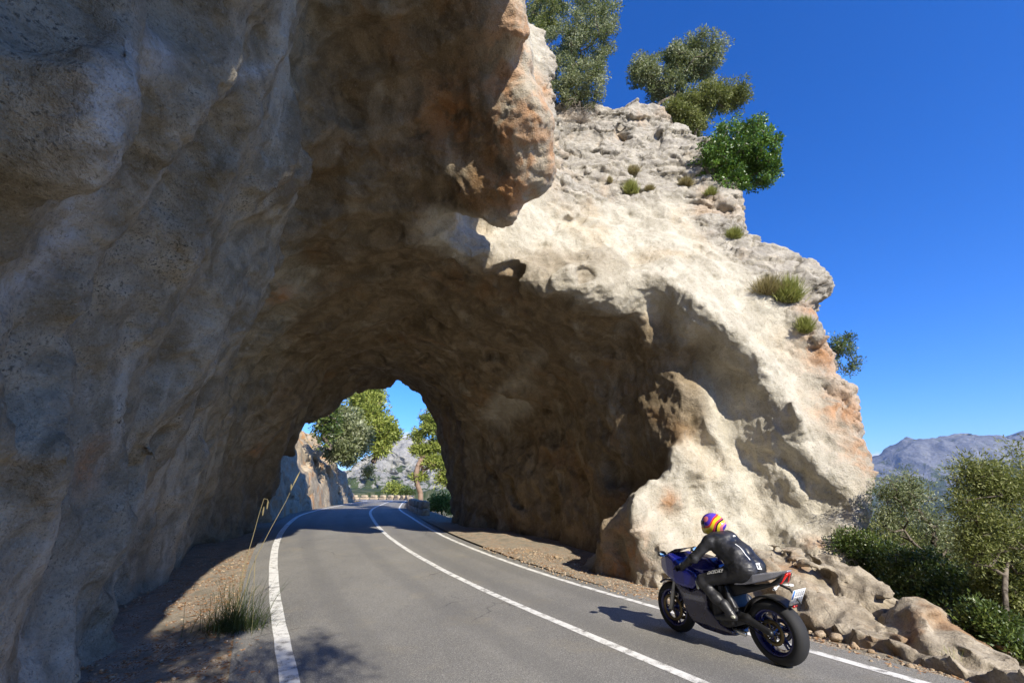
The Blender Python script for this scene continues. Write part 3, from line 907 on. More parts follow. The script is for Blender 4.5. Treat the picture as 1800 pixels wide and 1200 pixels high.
# ------------------------------------------------------------------ stone parapet beyond the tunnel
n = NT('parapet_stone'); nb = n.noise(6, 5, .6)
M_PAR = n.done(n.mix(n.rng(nb, .35, .65), (.34, .27, .18), (.52, .43, .31)), .9, n.bump(nb, .5, .04))
def box_along(p, t, L, W, z0, z1, seed):
    t = np.array(t); s = np.array([t[1], -t[0]])
    rg = np.random.default_rng(seed)
    nx, ny, nz = 4, 3, 3
    vs, idx, fs = [], {}, []
    for i in range(nx + 1):
        for j in range(ny + 1):
            for k in range(nz + 1):
                if 0 < i < nx and 0 < j < ny and 0 < k < nz: continue
                a, b, c = i / nx * 2 - 1, j / ny * 2 - 1, k / nz
                rd = 1 - .06 * (abs(a) == 1) * (abs(b) == 1)
                xy = np.array(p) + t * (a * L / 2 * rd) + s * (b * W / 2 * rd)
                j_ = rg.normal(size=3) * .012
                idx[(i, j, k)] = len(vs); vs.append((xy[0] + j_[0], xy[1] + j_[1], z0 + (z1 - z0) * c - (.04 if k == nz and (abs(a) == 1 or abs(b) == 1) else 0) + j_[2]))
    def q(*c): fs.append([idx[x] for x in c])
    for i in range(nx):
        for j in range(ny):
            q((i, j, nz), (i + 1, j, nz), (i + 1, j + 1, nz), (i, j + 1, nz)); q((i, j, 0), (i, j + 1, 0), (i + 1, j + 1, 0), (i + 1, j, 0))
        for k in range(nz):
            q((i, 0, k), (i + 1, 0, k), (i + 1, 0, k + 1), (i, 0, k + 1)); q((i, ny, k), (i, ny, k + 1), (i + 1, ny, k + 1), (i + 1, ny, k))
    for j in range(ny):
        for k in range(nz):
            q((0, j, k), (0, j, k + 1), (0, j + 1, k + 1), (0, j + 1, k)); q((nx, j, k), (nx, j + 1, k), (nx, j + 1, k + 1), (nx, j, k + 1))
    return np.array(vs), np.array(fs)
def parapet(i0, i1, uoff, step, label):
    P0 = path[(i0 + i1) // 2]
    root = empty('stone_parapet', (P0[0], P0[1], .6)); tag(root, label, 'parapet')
    s = 0; last = None; k = 0
    bv, bf, c = [], [], 0
    pts = path[i0:i1] + nor[i0:i1] * uoff
    seg = np.concatenate([[0], np.cumsum(np.linalg.norm(np.diff(pts, axis=0), axis=1))])
    loc = np.array([P0[0], P0[1], .6])
    L = 0.0
    while L < seg[-1] - step:
        m = L + step / 2
        p = np.array([np.interp(m, seg, pts[:, 0]), np.interp(m, seg, pts[:, 1])])
        i = min(int(np.searchsorted(seg, m)), len(pts) - 1)
        t = tan[i0 + i]
        z = float(pz[i0 + i])
        v, f = box_along(p, t, step * 1.0, .42, z - .3, z + .32, k)
        bv.append(v - loc); bf.append(f + c); c += len(v)
        v, f = box_along(p, t, step * .62, .46, z + .32, z + .70, 500 + k)
        mesh_obj('capping_block', v - loc, f, M_PAR, root, smooth=False)
        L += step; k += 1
    mesh_obj('wall_base', np.concatenate(bv), np.concatenate(bf), M_PAR, root, smooth=False)
iy = lambda y: int(np.argmin(np.abs(ys - y)))
parapet(iy(24.5), iy(61), 3.45, 1.9, 'low stone parapet with gaps running along the right edge beyond the tunnel')
parapet(iy(63), len(path), 3.45, 2.2, 'low pale stone parapet curving across the end of the bend')

# ------------------------------------------------------------------ mountains
def mountain(outline, y0, front, back, amp, seed, cliff, xpad, nx=260, ny=150, base=-70):
    pts = np.array([at_y(a, b, y0) for a, b in outline])
    xs = np.linspace(pts[0, 0] - xpad[0], pts[-1, 0] + xpad[1], nx)
    hz = np.interp(xs, np.concatenate([[xs[0]], pts[:, 0], [xs[-1]]]), np.concatenate([[pts[0, 2] * xpad[2]], pts[:, 2], [pts[-1, 2] * xpad[3]]]))
    t = np.concatenate([np.linspace(0, 1, ny), 1 + np.linspace(.02, 1, ny // 4)])
    Xm, Tm = np.meshgrid(xs, t, indexing='ij')
    Ym = np.where(Tm < 1, y0 - front * (1 - Tm), y0 + back * (Tm - 1))
    prof = np.where(Tm < 1, (1 - cliff) * Tm ** 1.25 + cliff * sstep(.62, .93, Tm), 1 - .9 * (Tm - 1) ** 1.3)
    Zm = base + (hz[:, None] - base) * prof
    P_ = np.stack([Xm, Ym, Zm], -1).reshape(-1, 3).astype(np.float32)
    r = np.abs(fbm(P_ + seed, amp * 5, 5, .55)) 
    env = np.minimum(np.where(Tm < 1, 4 * Tm * (1.03 - Tm), .5), 1).ravel()
    P_[:, 2] -= amp * (r - .25) * env * 1.6
    P_[:, 1] += amp * 1.2 * fbm(P_ + seed + 50, amp * 2.2, 4, .6) * env
    P_[:, 2] += amp * .05 * fbm(P_, amp * .3, 3)
    a_, b_ = np.meshgrid(np.arange(nx - 1), np.arange(len(t) - 1), indexing='ij')
    q = (a_ * len(t) + b_).ravel()
    return P_, np.stack([q, q + len(t), q + len(t) + 1, q + 1], 1), Zm
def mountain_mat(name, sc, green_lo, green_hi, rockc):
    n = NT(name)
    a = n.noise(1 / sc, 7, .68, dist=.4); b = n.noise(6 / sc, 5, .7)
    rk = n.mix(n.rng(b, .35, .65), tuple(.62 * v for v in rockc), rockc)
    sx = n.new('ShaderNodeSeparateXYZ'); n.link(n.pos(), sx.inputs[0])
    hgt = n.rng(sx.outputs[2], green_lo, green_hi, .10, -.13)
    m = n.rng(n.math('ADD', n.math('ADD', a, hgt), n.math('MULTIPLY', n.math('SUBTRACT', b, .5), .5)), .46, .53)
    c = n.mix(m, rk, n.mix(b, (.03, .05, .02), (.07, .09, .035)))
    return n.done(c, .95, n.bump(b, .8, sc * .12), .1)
P_, F_, _ = mountain([(560, 868), (600, 850), (636, 833), (652, 806), (680, 783), (698, 769), (722, 766), (760, 778), (800, 772), (850, 780)], 900, 620, 500, 26, 3, .25, (120, 150, .2, .7), base=-45)
tag(mesh_obj('mountain', P_, F_, mountain_mat('scrubby_limestone', 26, -20, 62, (.34, .33, .30))), kind='structure')
P_, F_, _ = mountain([(1400, 850), (1500, 828), (1538, 816), (1556, 800), (1580, 784), (1602, 773), (1640, 775), (1662, 769), (1690, 767), (1715, 771), (1745, 771), (1800, 759), (1900, 750)], 2400, 1700, 900, 95, 9, .62, (300, 500, .4, .9), base=-190)
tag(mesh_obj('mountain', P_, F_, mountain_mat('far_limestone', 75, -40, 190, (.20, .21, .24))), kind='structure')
P_mt = P_
# ------------------------------------------------------------------ trees, shrubs, tufts
def leaf_mat(name, cols, trans=.3, rough=.55, spec=.3):
    n = NT(name)
    c = n.ramp(n.attr('tint'), cols)
    b = n.bsdf
    n.link(c, b.inputs['Base Color']); b.inputs['Roughness'].default_value = rough; b.inputs['Specular IOR Level'].default_value = spec
    tr = n.new('ShaderNodeBsdfTranslucent'); n.link(n.mix(.5, c, (.20, .26, .03)), tr.inputs['Color'])
    mx = n.new('ShaderNodeMixShader'); mx.inputs[0].default_value = trans
    n.link(b.outputs[0], mx.inputs[1]); n.link(tr.outputs[0], mx.inputs[2])
    n.link(mx.outputs[0], n.n['Material Output'].inputs['Surface'])
    return n.m
M_OLIVE = leaf_mat('olive_leaf', [(0, (.08, .10, .04)), (.5, (.21, .24, .11)), (1, (.42, .44, .29))])
M_OLIVE_Y = leaf_mat('yellow_olive_leaf', [(0, (.08, .10, .028)), (.5, (.19, .21, .06)), (1, (.33, .34, .14))])
M_GREEN = leaf_mat('bright_leaf', [(0, (.03, .08, .010)), (.5, (.08, .18, .022)), (1, (.18, .31, .05))], .25, .4, .5)
M_MASTIC = leaf_mat('dark_glossy_leaf', [(0, (.026, .048, .012)), (.5, (.065, .105, .022)), (1, (.17, .21, .05))], .22, .4, .5)
M_PINE = leaf_mat('pine_needle', [(0, (.12, .16, .03)), (.5, (.30, .35, .07)), (1, (.50, .53, .15))], .35)
M_TUFT = leaf_mat('tuft_leaf', [(0, (.14, .16, .04)), (.5, (.31, .33, .09)), (1, (.48, .46, .19))], .25)
M_DRYTUFT = leaf_mat('dry_tuft_leaf', [(0, (.18, .14, .06)), (.5, (.34, .28, .14)), (1, (.50, .44, .27))], .2)
n = NT('bark'); nb = n.noise(14, 5, .6, stretch=(1, 1, .3))
M_BARK = n.done(n.mix(n.rng(nb, .35, .65), (.06, .048, .036), (.18, .15, .115)), .9, n.bump(nb, .6, .02))
M_PBARK = (lambda n: n.done(n.mix(n.noise(3, 4), (.16, .10, .07), (.34, .25, .19)), .9))(NT('pine_bark'))

def tube_mesh(segs, k=5):
    """segs: list of (p0, p1, r0, r1)"""
    vs, fs, c = [], [], 0
    an = np.arange(k) * 2 * PI / k
    for p0, p1, r0, r1 in segs:
        p0 = np.asarray(p0, float); p1 = np.asarray(p1, float)
        d = p1 - p0; L = np.linalg.norm(d)
        if L < 1e-5: continue
        d /= L
        a = np.cross(d, (0.31, 0.2, 0.93)); a /= np.linalg.norm(a) + 1e-9; b = np.cross(d, a)
        ring = np.cos(an)[:, None] * a + np.sin(an)[:, None] * b
        vs += [p0 + ring * r0, p1 + ring * r1]
        i = np.arange(k); j = (i + 1) % k
        fs.append(np.stack([c + i, c + j, c + k + j, c + k + i], 1)); c += 2 * k
    return np.concatenate(vs), np.concatenate(fs)

def leaves_mesh(cent, rc, per, L, W, rg, up=.3, tintc=None, flat=1.0):
    """leaf-sized quads scattered in small clumps"""
    n = len(cent) * per
    C = np.repeat(cent, per, 0)
    o = rg.normal(size=(n, 3)); o /= np.linalg.norm(o, axis=1)[:, None]
    rad = np.repeat(rc, per) if np.ndim(rc) else np.full(n, rc)
    o *= (rg.uniform(0, 1, n) ** .45 * rad)[:, None]; o[:, 2] *= flat
    P_ = C + o
    d = o / (np.linalg.norm(o, axis=1)[:, None] + 1e-6) + .7 * rg.normal(size=(n, 3)); d[:, 2] += up
    d /= np.linalg.norm(d, axis=1)[:, None]
    s = np.cross(d, rg.normal(size=(n, 3))); s /= np.linalg.norm(s, axis=1)[:, None] + 1e-9
    l = (L * rg.uniform(.6, 1.3, n))[:, None]; w = (W * rg.uniform(.7, 1.2, n))[:, None]
    A = np.stack([P_, P_ + d * l * .5 + s * w * .5, P_ + d * l, P_ + d * l * .5 - s * w * .5], 1)
    t = (np.repeat(tintc, per) if tintc is not None else .5) + rg.normal(0, .16, n)
    return A.reshape(-1, 3), np.arange(4 * n).reshape(n, 4), np.repeat(np.clip(t, 0, 1), 4)

def grow(name, label, cat, base, blobs, ncl, per, L, W, rc, mat, seed, r0=.08, bark=None, trunk_to=None, group=None, up=.3, shell=.55, bare=0, flat=1.0, lean=None, leafpart='crown'):
    """base and blobs are world positions; blobs = [(centre, (rx, ry, rz), weight)]"""
    rg = np.random.default_rng(seed)
    base = np.asarray(base, float)
    root = empty(name, base); tag(root, label, cat, group)
    wts = np.array([b[2] for b in blobs], float); wts /= wts.sum()
    cents, tints = [], []
    for i in rg.choice(len(blobs), ncl, p=wts):
        c, r, _ = blobs[i]
        o = rg.normal(size=3); o /= np.linalg.norm(o); o *= rg.uniform(shell, 1.0) if rg.random() < .8 else rg.uniform(.15, .7)
        cents.append(np.asarray(c) + o * np.asarray(r)); tints.append(.5 + .22 * rg.normal())
    cents = np.array(cents) - base; tints = np.clip(tints, .1, .95)
    top = (np.asarray(trunk_to, float) if trunk_to is not None else np.asarray(blobs[0][0])) - base
    nodes = [np.zeros(3)]; par = [-1]
    m = 9
    for k in range(1, m + 1):
        t = k / m
        nodes.append(top * t + np.array([.08, .06, 0]) * np.linalg.norm(top) * math.sin(t * 6 + seed) * (1 if k < m else .3)); par.append(k - 1)
    order = np.argsort(np.linalg.norm(cents - top * .4, axis=1))
    for i in order:
        c = cents[i]
        N_ = np.array(nodes)
        dd = np.linalg.norm(N_ - c, axis=1) + .25 * np.maximum(N_[:, 2] - c[2], 0) * 2
        j = int(np.argmin(dd))
        if j < 5: j = 5
        a = nodes[j]; prev = j
        steps = max(1, int(np.linalg.norm(c - a) / .45))
        for s_ in range(1, steps + 1):
            t = s_ / steps
            q = a + (c - a) * t + rg.normal(0, .05, 3) * (t < 1)
            q[2] += .10 * math.sin(PI * t) * np.linalg.norm(c - a) * .3
            nodes.append(q); par.append(prev); prev = len(nodes) - 1
    cntc = np.ones(len(nodes))
    for k in range(len(nodes) - 1, 0, -1): cntc[par[k]] += cntc[k]
    rad = r0 * (cntc / cntc[0]) ** .42
    rad = np.maximum(rad, .0035)
    tr_s = [(nodes[par[k]], nodes[k], rad[par[k]], rad[k]) for k in range(1, m + 1)]
    br_s = [(nodes[par[k]], nodes[k], min(rad[par[k]], rad[k] * 1.5), rad[k]) for k in range(m + 1, len(nodes))]
    v, f = tube_mesh(tr_s, 8)
    if br_s:
        v2_, f2_ = tube_mesh(br_s, 5); f = np.concatenate([f, f2_ + len(v)]); v = np.concatenate([v, v2_])
    mesh_obj('trunk', v, f, bark or M_BARK, root)
    use = cents if not bare else cents[: int(len(cents) * (1 - bare))]
    v, f, t = leaves_mesh(use, rc * rg.uniform(.7, 1.3, len(use)), per, L, W, rg, up, tints[:len(use)], flat)
    o = mesh_obj(leafpart, v, f, mat, root, smooth=False); set_attr(o, 'tint', t)
    return root

def hit(px, py, back=0.0):
    p = march(*ROCK, px, py)
    if p is None: return None
    d = ray(px, py); return p + d / np.linalg.norm(d) * back
def mpp(p):   # metres per photo pixel at a world point
    return ((p[1]) * CP + (p[2] - CAM_H) * SP) / F_PX
def blob_at(px, py, y, rx, rz, w, ry=None):
    c = at_y(px, py, y); m = mpp(c)
    return (c, (rx * m, (ry or (rx + rz) / 2) * m, rz * m), w)

# shrubs on the crest
b0 = hit(1022, 215); b0 = b0 if b0 is not None else at_y(1022, 215, 12)
Y = b0[1]
bush0 = grow('wild_olive', 'tall silvery olive bush hanging on the rock edge beside the overhang', 'shrub', b0, [blob_at(1030, 70, Y, 55, 75, 3), blob_at(985, 110, Y + .2, 45, 55, 2), blob_at(1030, 145, Y - .2, 48, 45, 1.8), blob_at(1050, 10, Y, 38, 50, 1.2), blob_at(985, 160, Y - .2, 34, 30, 1)], 330, 110, .10, .042, .21, M_OLIVE, 1, .05, trunk_to=blob_at(1020, 130, Y, 1, 1, 1)[0])
grow('wild_olive', 'darker olive bush at the top edge of the picture behind the silvery one', 'shrub', b0 + np.array([-1.2, 1.6, .6]), [blob_at(955, 30, Y + 1.6, 40, 55, 2), blob_at(985, -25, Y + 1.6, 50, 45, 2), blob_at(940, 70, Y + 1.5, 25, 40, 1)], 230, 110, .10, .042, .24, M_OLIVE_Y, 2, .06)
# bare hanging twigs under the first bush
rg = np.random.default_rng(5); tw = []
for k in range(110):
    p = b0 + rg.normal(0, .22, 3) + np.array([rg.uniform(-.5, .4), -.1, .2]); d = np.array([rg.normal(0, .25), -.25, -rg.uniform(.1, .5)])
    tw.append((b0 + np.array([0, 0, .05]), p, .005, .005))
    for s_ in range(5):
        q = p + d * .3 + rg.normal(0, .05, 3); tw.append((p, q, .006 * (1 - s_ * .15), .006 * (.85 - s_ * .15))); p = q
v, f = tube_mesh(tw, 4); mesh_obj('hanging_twigs', v - b0, f, (lambda n: n.done((.33, .28, .23), .9))(NT('dead_wood')), bush0)

y1 = 14.6
grow('olive_tree', 'olive tree leaning right on the crest against the blue sky', 'tree', at_y(1150, 205, y1), [blob_at(1225, 105, y1, 55, 38, 3), blob_at(1130, 130, y1, 28, 35, 1.4), blob_at(1170, 150, y1 + .3, 45, 30, 1.3), blob_at(1185, 105, y1, 30, 28, 1)], 290, 110, .11, .045, .23, M_OLIVE, 3, .07, trunk_to=at_y(1192, 150, y1), shell=.35)
grow('olive_bush', 'low olive bush behind the crest between olive tree and round green bush', 'shrub', at_y(1225, 250, y1 - .2), [blob_at(1235, 180, y1 - .2, 50, 32, 3), blob_at(1290, 170, y1 - .2, 36, 22, 1.3), blob_at(1190, 195, y1 - .2, 28, 25, 1.2), blob_at(1215, 215, y1 - .2, 40, 25, 1.2)], 290, 110, .11, .042, .24, M_OLIVE_Y, 4, .05, shell=.3)
y2 = 12.7
grow('round_bush', 'dense round bright green bush overhanging the right end of the crest', 'shrub', at_y(1290, 345, y2 + .2), [blob_at(1303, 262, y2, 60, 56, 4), blob_at(1262, 285, y2, 42, 45, 1.5), blob_at(1335, 295, y2, 32, 38, 1.3), blob_at(1280, 318, y2, 40, 25, .8)], 420, 70, .085, .055, .17, M_GREEN, 6, .08, shell=.6, up=.15)

# tufts rooted in the face
TUFTS = [(1110, 330, 16, 18, 'bright yellow green tuft alone on the middle of the lit slab', M_TUFT), (1142, 332, 11, 8, 'small flat dry tuft just right of the yellow green tuft', M_DRYTUFT), (1113, 300, 14, 12, 'grey dry tuft just above the yellow green tuft', M_DRYTUFT),
         (1072, 316, 6, 8, 'tiny dry tuft left of the yellow green tuft', M_DRYTUFT), (1205, 322, 18, 9, 'sparse dry tuft left of the round green bush', M_DRYTUFT), (1250, 338, 13, 11, 'small green tuft below the round green bush', M_TUFT),
         (1290, 412, 18, 14, 'green tuft on the rock edge above the bright slope', M_TUFT), (1350, 505, 32, 22, 'dry brown cushion plant left half of the ledge clump', M_DRYTUFT), (1388, 512, 30, 30, 'green cushion plant on the ledge under the grey rock block', M_TUFT), (1416, 572, 18, 20, 'lone green tuft under the orange rock on the right outline', M_TUFT)]
for k, (px, py, rx, rz, lab, mt) in enumerate(TUFTS):
    p = hit(px, py + rz * .5)
    if p is None: continue
    m = mpp(p); rg = np.random.default_rng(70 + k)
    nb_ = int(420 + 42 * rx)
    an = rg.uniform(0, 2 * PI, nb_); el = rg.uniform(.1, 1.5, nb_)
    d = np.stack([np.cos(an) * np.cos(el), np.sin(an) * np.cos(el) - .35, np.sin(el)], 1)
    d *= np.array([rx, rx, rz * 1.7]) * m * rg.uniform(.30, 1.0, nb_)[:, None]
    st = rg.normal(0, .25, (nb_, 3)) * np.array([rx, rx * .4, rz * .3]) * m
    s = np.cross(d, rg.normal(size=(nb_, 3))); s /= np.linalg.norm(s, axis=1)[:, None]; s *= .008
    A = np.stack([st - s, st + s, st + d * .6 + s * .9, st + d, ], 1).reshape(-1, 3)
    o = mesh_obj('rock_tuft', A, np.arange(4 * nb_).reshape(-1, 4), mt, smooth=False); o.location = p
    set_attr(o, 'tint', np.repeat(np.clip(rg.normal(.5, .22, nb_), 0, 1), 4)); tag(o, lab, 'tuft', 'tufts growing on the rock face')

y3 = 13.5
grow('cliff_shrub', 'sparse shrub poking out past the right outline of the pillar', 'shrub', at_y(1450, 650, y3), [blob_at(1478, 612, y3, 28, 26, 3), blob_at(1500, 645, y3, 20, 20, 1.2), blob_at(1495, 592, y3, 16, 10, .7), blob_at(1462, 640, y3, 18, 20, 1)], 90, 40, .07, .03, .14, M_MASTIC, 8, .03, shell=.2)

# the right foreground
def gpt(px, y, dz=0.0):
    a = (px - CX_PX) / F_PX
    x = a * y * 1.06
    return np.array([x, y, float(ground_z(x, y)) + dz])
def bush(px, py, y, rx, rz, ncl, per, L, W, rc, mat, seed, lab, nm='mastic_bush', cat='bush', extra=(), r0=.04, shell=.5):
    c = at_y(px, py, y)
    base = np.array([c[0], c[1] + .1, min(float(ground_z(c[0], c[1] + .1)), c[2] - .2) - .05])
    return grow(nm, lab, cat, base, [blob_at(px, py, y, rx, rz, 3)] + [blob_at(*e) for e in extra], ncl, per, L, W, rc, mat, seed, r0, shell=shell)
bush(1530, 985, 9.2, 62, 48, 240, 60, .06, .026, .14, M_MASTIC, 21, 'dark green mastic bush against the right foot of the pillar', extra=[(1500, 960, 9.2, 36, 28, 1), (1580, 1020, 8.9, 50, 40, 1.5)])
bush(1640, 1030, 8.0, 75, 62, 300, 60, .06, .026, .14, M_MASTIC, 22, 'dark green mastic bush above the middle of the broken slab', extra=[(1590, 1000, 8.4, 50, 40, 1), (1700, 1080, 7.4, 60, 60, 1.6)])
bush(1760, 1060, 7.6, 80, 80, 260, 60, .06, .026, .15, M_MASTIC, 23, 'shaded dark bush at the right edge behind the thin olive trunk', extra=[(1790, 1140, 7.0, 50, 60, 1), (1740, 1120, 7.0, 45, 40, 1)])
bush(1735, 1105, 6.3, 42, 40, 130, 60, .05, .024, .12, M_MASTIC, 28, 'dark bush in front of the leaning olive trunk at the right edge')
bush(1775, 1030, 6.9, 48, 45, 150, 60, .055, .024, .13, M_OLIVE_Y, 29, 'pale leafy bush behind the leaning olive trunk at the right edge')
bush(1790, 1170, 6.0, 40, 45, 120, 60, .05, .024, .12, M_MASTIC, 27, 'leafy dark bush filling the bottom right corner beside the olive trunk')
y4 = 9.0
grow('olive_tree', 'thin twisted olive with pale airy crown next to the pillar foot', 'tree', gpt(1600, y4, -.1), [blob_at(1585, 870, y4, 60, 40, 3), blob_at(1620, 910, y4, 60, 40, 1.6), blob_at(1560, 905, y4, 36, 30, 1), blob_at(1668, 945, y4, 45, 40, 1.4)], 220, 46, .06, .017, .16, M_OLIVE, 24, .05, trunk_to=at_y(1590, 930, y4), shell=.15)
y5 = 6.6
grow('olive_tree', 'large olive tree at the right edge with thin leaning trunk', 'tree', np.array([*at_y(1752, 1190, 5.7)[:2], -.45]), [blob_at(1760, 860, y5, 70, 50, 3), blob_at(1715, 835, y5, 42, 35, 1.3), blob_at(1840, 850, y5, 70, 90, 2), blob_at(1735, 930, y5, 55, 45, 1.6), blob_at(1800, 960, y5, 60, 60, 1.6), blob_at(1700, 890, y5, 35, 30, .8), blob_at(1715, 965, y5, 35, 35, .8)], 520, 48, .055, .017, .16, M_OLIVE_Y, 25, .028, trunk_to=at_y(1772, 985, y5), shell=.15)
y6 = 12.5
grow('valley_tree', 'olive crown rising behind the twisted olive against the valley', 'tree', gpt(1700, y6), [blob_at(1690, 985, y6, 80, 50, 2), blob_at(1620, 965, y6, 50, 35, 1), blob_at(1560, 935, y6 , 45, 30, 1), blob_at(1760, 960, y6, 60, 60, 1.2)], 260, 60, .085, .03, .26, M_OLIVE_Y, 26, .09)

# trees down in the valley and beyond the tunnel
def far_tree(px, pyb, y, blobs, mat, seed, lab, nm, ncl, per, L, W, rc, r0, group=None, up=.3, trunk=None, bark=None, shell=.5, cat='tree', flat=1.0):
    base = at_y(px, pyb, y); base[2] = min(base[2], base[2])
    return grow(nm, lab, cat, base, [blob_at(a, b, y + dy, c, d, w_) for a, b, c, d, w_, dy in blobs], ncl, per, L, W, rc, mat, seed, r0, bark=bark, group=group, up=up, trunk_to=None if trunk is None else at_y(*trunk, y), shell=shell, flat=flat)
far_tree(618, 808, 42, [(608, 755, 28, 34, 3, 0), (630, 775, 20, 24, 1.3, -1), (592, 735, 18, 22, 1, 0), (600, 792, 26, 12, .9, -2)], M_OLIVE, 31, 'grey green olive tree on top of the roadside rock', 'olive_tree', 300, 50, .36, .16, .65, .2)
far_tree(655, 812, 47, [(650, 735, 26, 40, 2, 0), (672, 755, 24, 24, 1.6, 0), (655, 695, 24, 16, 1.2, 0), (690, 763, 11, 8, .5, 0), (668, 785, 18, 16, .9, 0), (632, 700, 18, 18, .8, 1)], M_PINE, 32, 'yellow green pine standing behind the olive on the left bank', 'pine_tree', 330, 50, .40, .13, .65, .25, bark=M_PBARK)
far_tree(578, 790, 36, [(572, 745, 20, 40, 1, 0), (580, 700, 14, 16, .5, 0)], M_MASTIC, 33, 'dark shaded tree at the left edge of the tunnel opening', 'holm_oak', 110, 24, .28, .14, .5, .15)
far_tree(739, 882, 52, [(762, 745, 28, 26, 2, 0), (742, 790, 20, 9, .8, 0), (775, 782, 22, 12, 1, 0), (770, 812, 26, 12, 1.2, 0), (735, 765, 12, 9, .4, 0), (790, 745, 14, 30, .8, 0), (738, 838, 10, 4, .25, 0), (785, 840, 16, 16, .6, 0)], M_PINE, 34, 'tall pine with straight pale trunk beside the parapet', 'pine_tree', 330, 50, .40, .12, .65, .28, trunk=(752, 745), bark=M_PBARK, shell=.3, flat=.6)
far_tree(778, 905, 33, [(775, 882, 17, 14, 1, 0), (790, 890, 14, 14, .7, 0), (762, 890, 10, 9, .4, 0)], M_PINE, 35, 'low bright bush growing behind the parapet near the tunnel', 'roadside_bush', 120, 24, .18, .09, .3, .06, cat='bush')
far_tree(690, 872, 84, [(690, 858, 16, 8, 1, 0), (705, 862, 12, 6, .6, 0)], M_PINE, 36, 'pale green bush behind the parapet at the end of the bend', 'roadside_bush', 90, 22, .34, .18, .55, .1, cat='bush')
far_tree(715, 872, 80, [(715, 864, 14, 6, 1, 0)], M_MASTIC, 37, 'dark low bush beside the pale bush at the bend', 'roadside_bush', 60, 22, .34, .18, .5, .1, cat='bush')
for k, (px, py, y, sx_, sz_) in enumerate([(648, 828, 54, 12, 12), (612, 812, 46, 14, 9), (598, 800, 40, 10, 7)]):
    far_tree(px, py + sz_, y, [(px, py, sx_, sz_, 1, 0)], M_TUFT, 41 + k, ['yellow green bush at the far end of the roadside rock', 'dry yellow bush on the roadside rock below the olive tree', 'small dry bush on the near top of the roadside rock'][k], 'roadside_bush', 60, 22, .22, .07, .35, .06, cat='bush')

# the tree behind the photographer whose shade falls on the road's near edge
grow('olive_tree', 'olive tree behind the photographer shading the near edge of the road', 'tree', (1.1, -4.8, 2.6), [((.55, -2.2, 6.2), (.8, .7, .7), 2), ((2.2, -2.9, 6.3), (.9, .7, .5), 1.3), ((-.1, -2.0, 5.4), (.4, .5, .4), .8)], 170, 70, .09, .03, .2, M_OLIVE, 51, .06)

# the grass tuft at the road's edge
gb = at_z(405, 1105, 0.0); root = empty('grass_tuft', gb); tag(root, 'tall grass tuft with long seed stalks at the left road edge', 'grass tuft')
rg = np.random.default_rng(9)
vs, fs, ts = [], [], []
def blade(p, d, L, w, droop, seg=6, tint=.5):
    d = np.array(d, float); d /= np.linalg.norm(d)
    s = np.cross(d, (0, 0, 1)); s /= np.linalg.norm(s) + 1e-6
    c = len(vs); q = np.array(p, float)
    for i in range(seg + 1):
        t = i / seg
        vs.append(q - s * w * (1 - t) ** .6 * .5); vs.append(q + s * w * (1 - t) ** .6 * .5); ts.extend([tint, tint])
        if i: fs.append((c + 2 * i - 2, c + 2 * i - 1, c + 2 * i + 1, c + 2 * i))
        q = q + d * L / seg; d = d + np.array([0, 0, -droop / seg]); d /= np.linalg.norm(d)
for k in range(620):
    a = rg.uniform(0, 2 * PI); e = rg.uniform(.25, 1.45)
    p = rg.normal(0, .13, 3) * np.array([1, 1, 0]) + np.array([rg.uniform(-.15, .25), 0, 0])
    blade(p, (math.cos(a) * math.cos(e), math.sin(a) * math.cos(e), math.sin(e) + .15), rg.uniform(.3, .85), rg.uniform(.004, .009), rg.uniform(.6, 2.0), tint=float(np.clip(rg.normal(.35, .2), 0, 1)))
o = mesh_obj('grass_blades', np.array(vs), np.array(fs), leaf_mat('grass_blade', [(0, (.018, .03, .010)), (.5, (.04, .065, .02)), (1, (.14, .15, .06))]), root, smooth=False); set_attr(o, 'tint', ts)
def stalk(pts, r, heads):
    segs = [(pts[i], pts[i + 1], r * (1 - i / len(pts) * .6), r * (1 - (i + 1) / len(pts) * .6)) for i in range(len(pts) - 1)]
    v, f = tube_mesh(segs, 5)
    s = mesh_obj('seed_stalk', v, f, M_STALK, root)
    for h, d in heads:
        hv, hf, c = [], [], 0
        for j in range(7):
            q = np.array(h) + np.array(d) * j / 7; w_ = .012 * math.sin(PI * (j + .6) / 7.6) + .003
            v, f = tube_mesh([(q, q + np.array(d) / 6, w_, w_ * .6)], 5); hv.append(v); hf.append(f + c); c += len(v)
        mesh_obj('seed_head', np.concatenate(hv), np.concatenate(hf), M_STALK, s)
M_STALK = (lambda n: n.done(n.mix(n.noise(20, 2), (.17, .14, .06), (.34, .28, .15)), .7))(NT('dry_stalk'))
lp = lambda px, py, y: at_y(px, py, y) - gb
y7 = gb[1]
stalk([lp(418, 1080, y7), lp(440, 1005, y7), lp(452, 975, y7), lp(478, 925, y7), lp(503, 880, y7 + .05), lp(519, 845, y7 + .05), lp(527, 828, y7 + .05)], .0055, [(lp(514, 855, y7 + .05), lp(527, 829, y7 + .05) - lp(514, 855, y7 + .05)), (lp(512, 850, y7), np.array([.01, 0, -.09]))])
stalk([lp(415, 1075, y7), lp(428, 1000, y7), lp(444, 945, y7), lp(455, 905, y7), lp(464, 876, y7), lp(470, 877, y7), lp(473, 884, y7)], .0048, [(lp(471, 880, y7), np.array([.004, 0, -.11])), (lp(464, 890, y7), np.array([.0, 0, -.12]))])
stalk([lp(432, 1090, y7 - .1), lp(446, 1020, y7 - .1), lp(449, 975, y7 - .1), lp(448, 1000, y7 - .25), lp(445, 1080, y7 - .3), lp(440, 1135, y7 - .3)], .003, [])
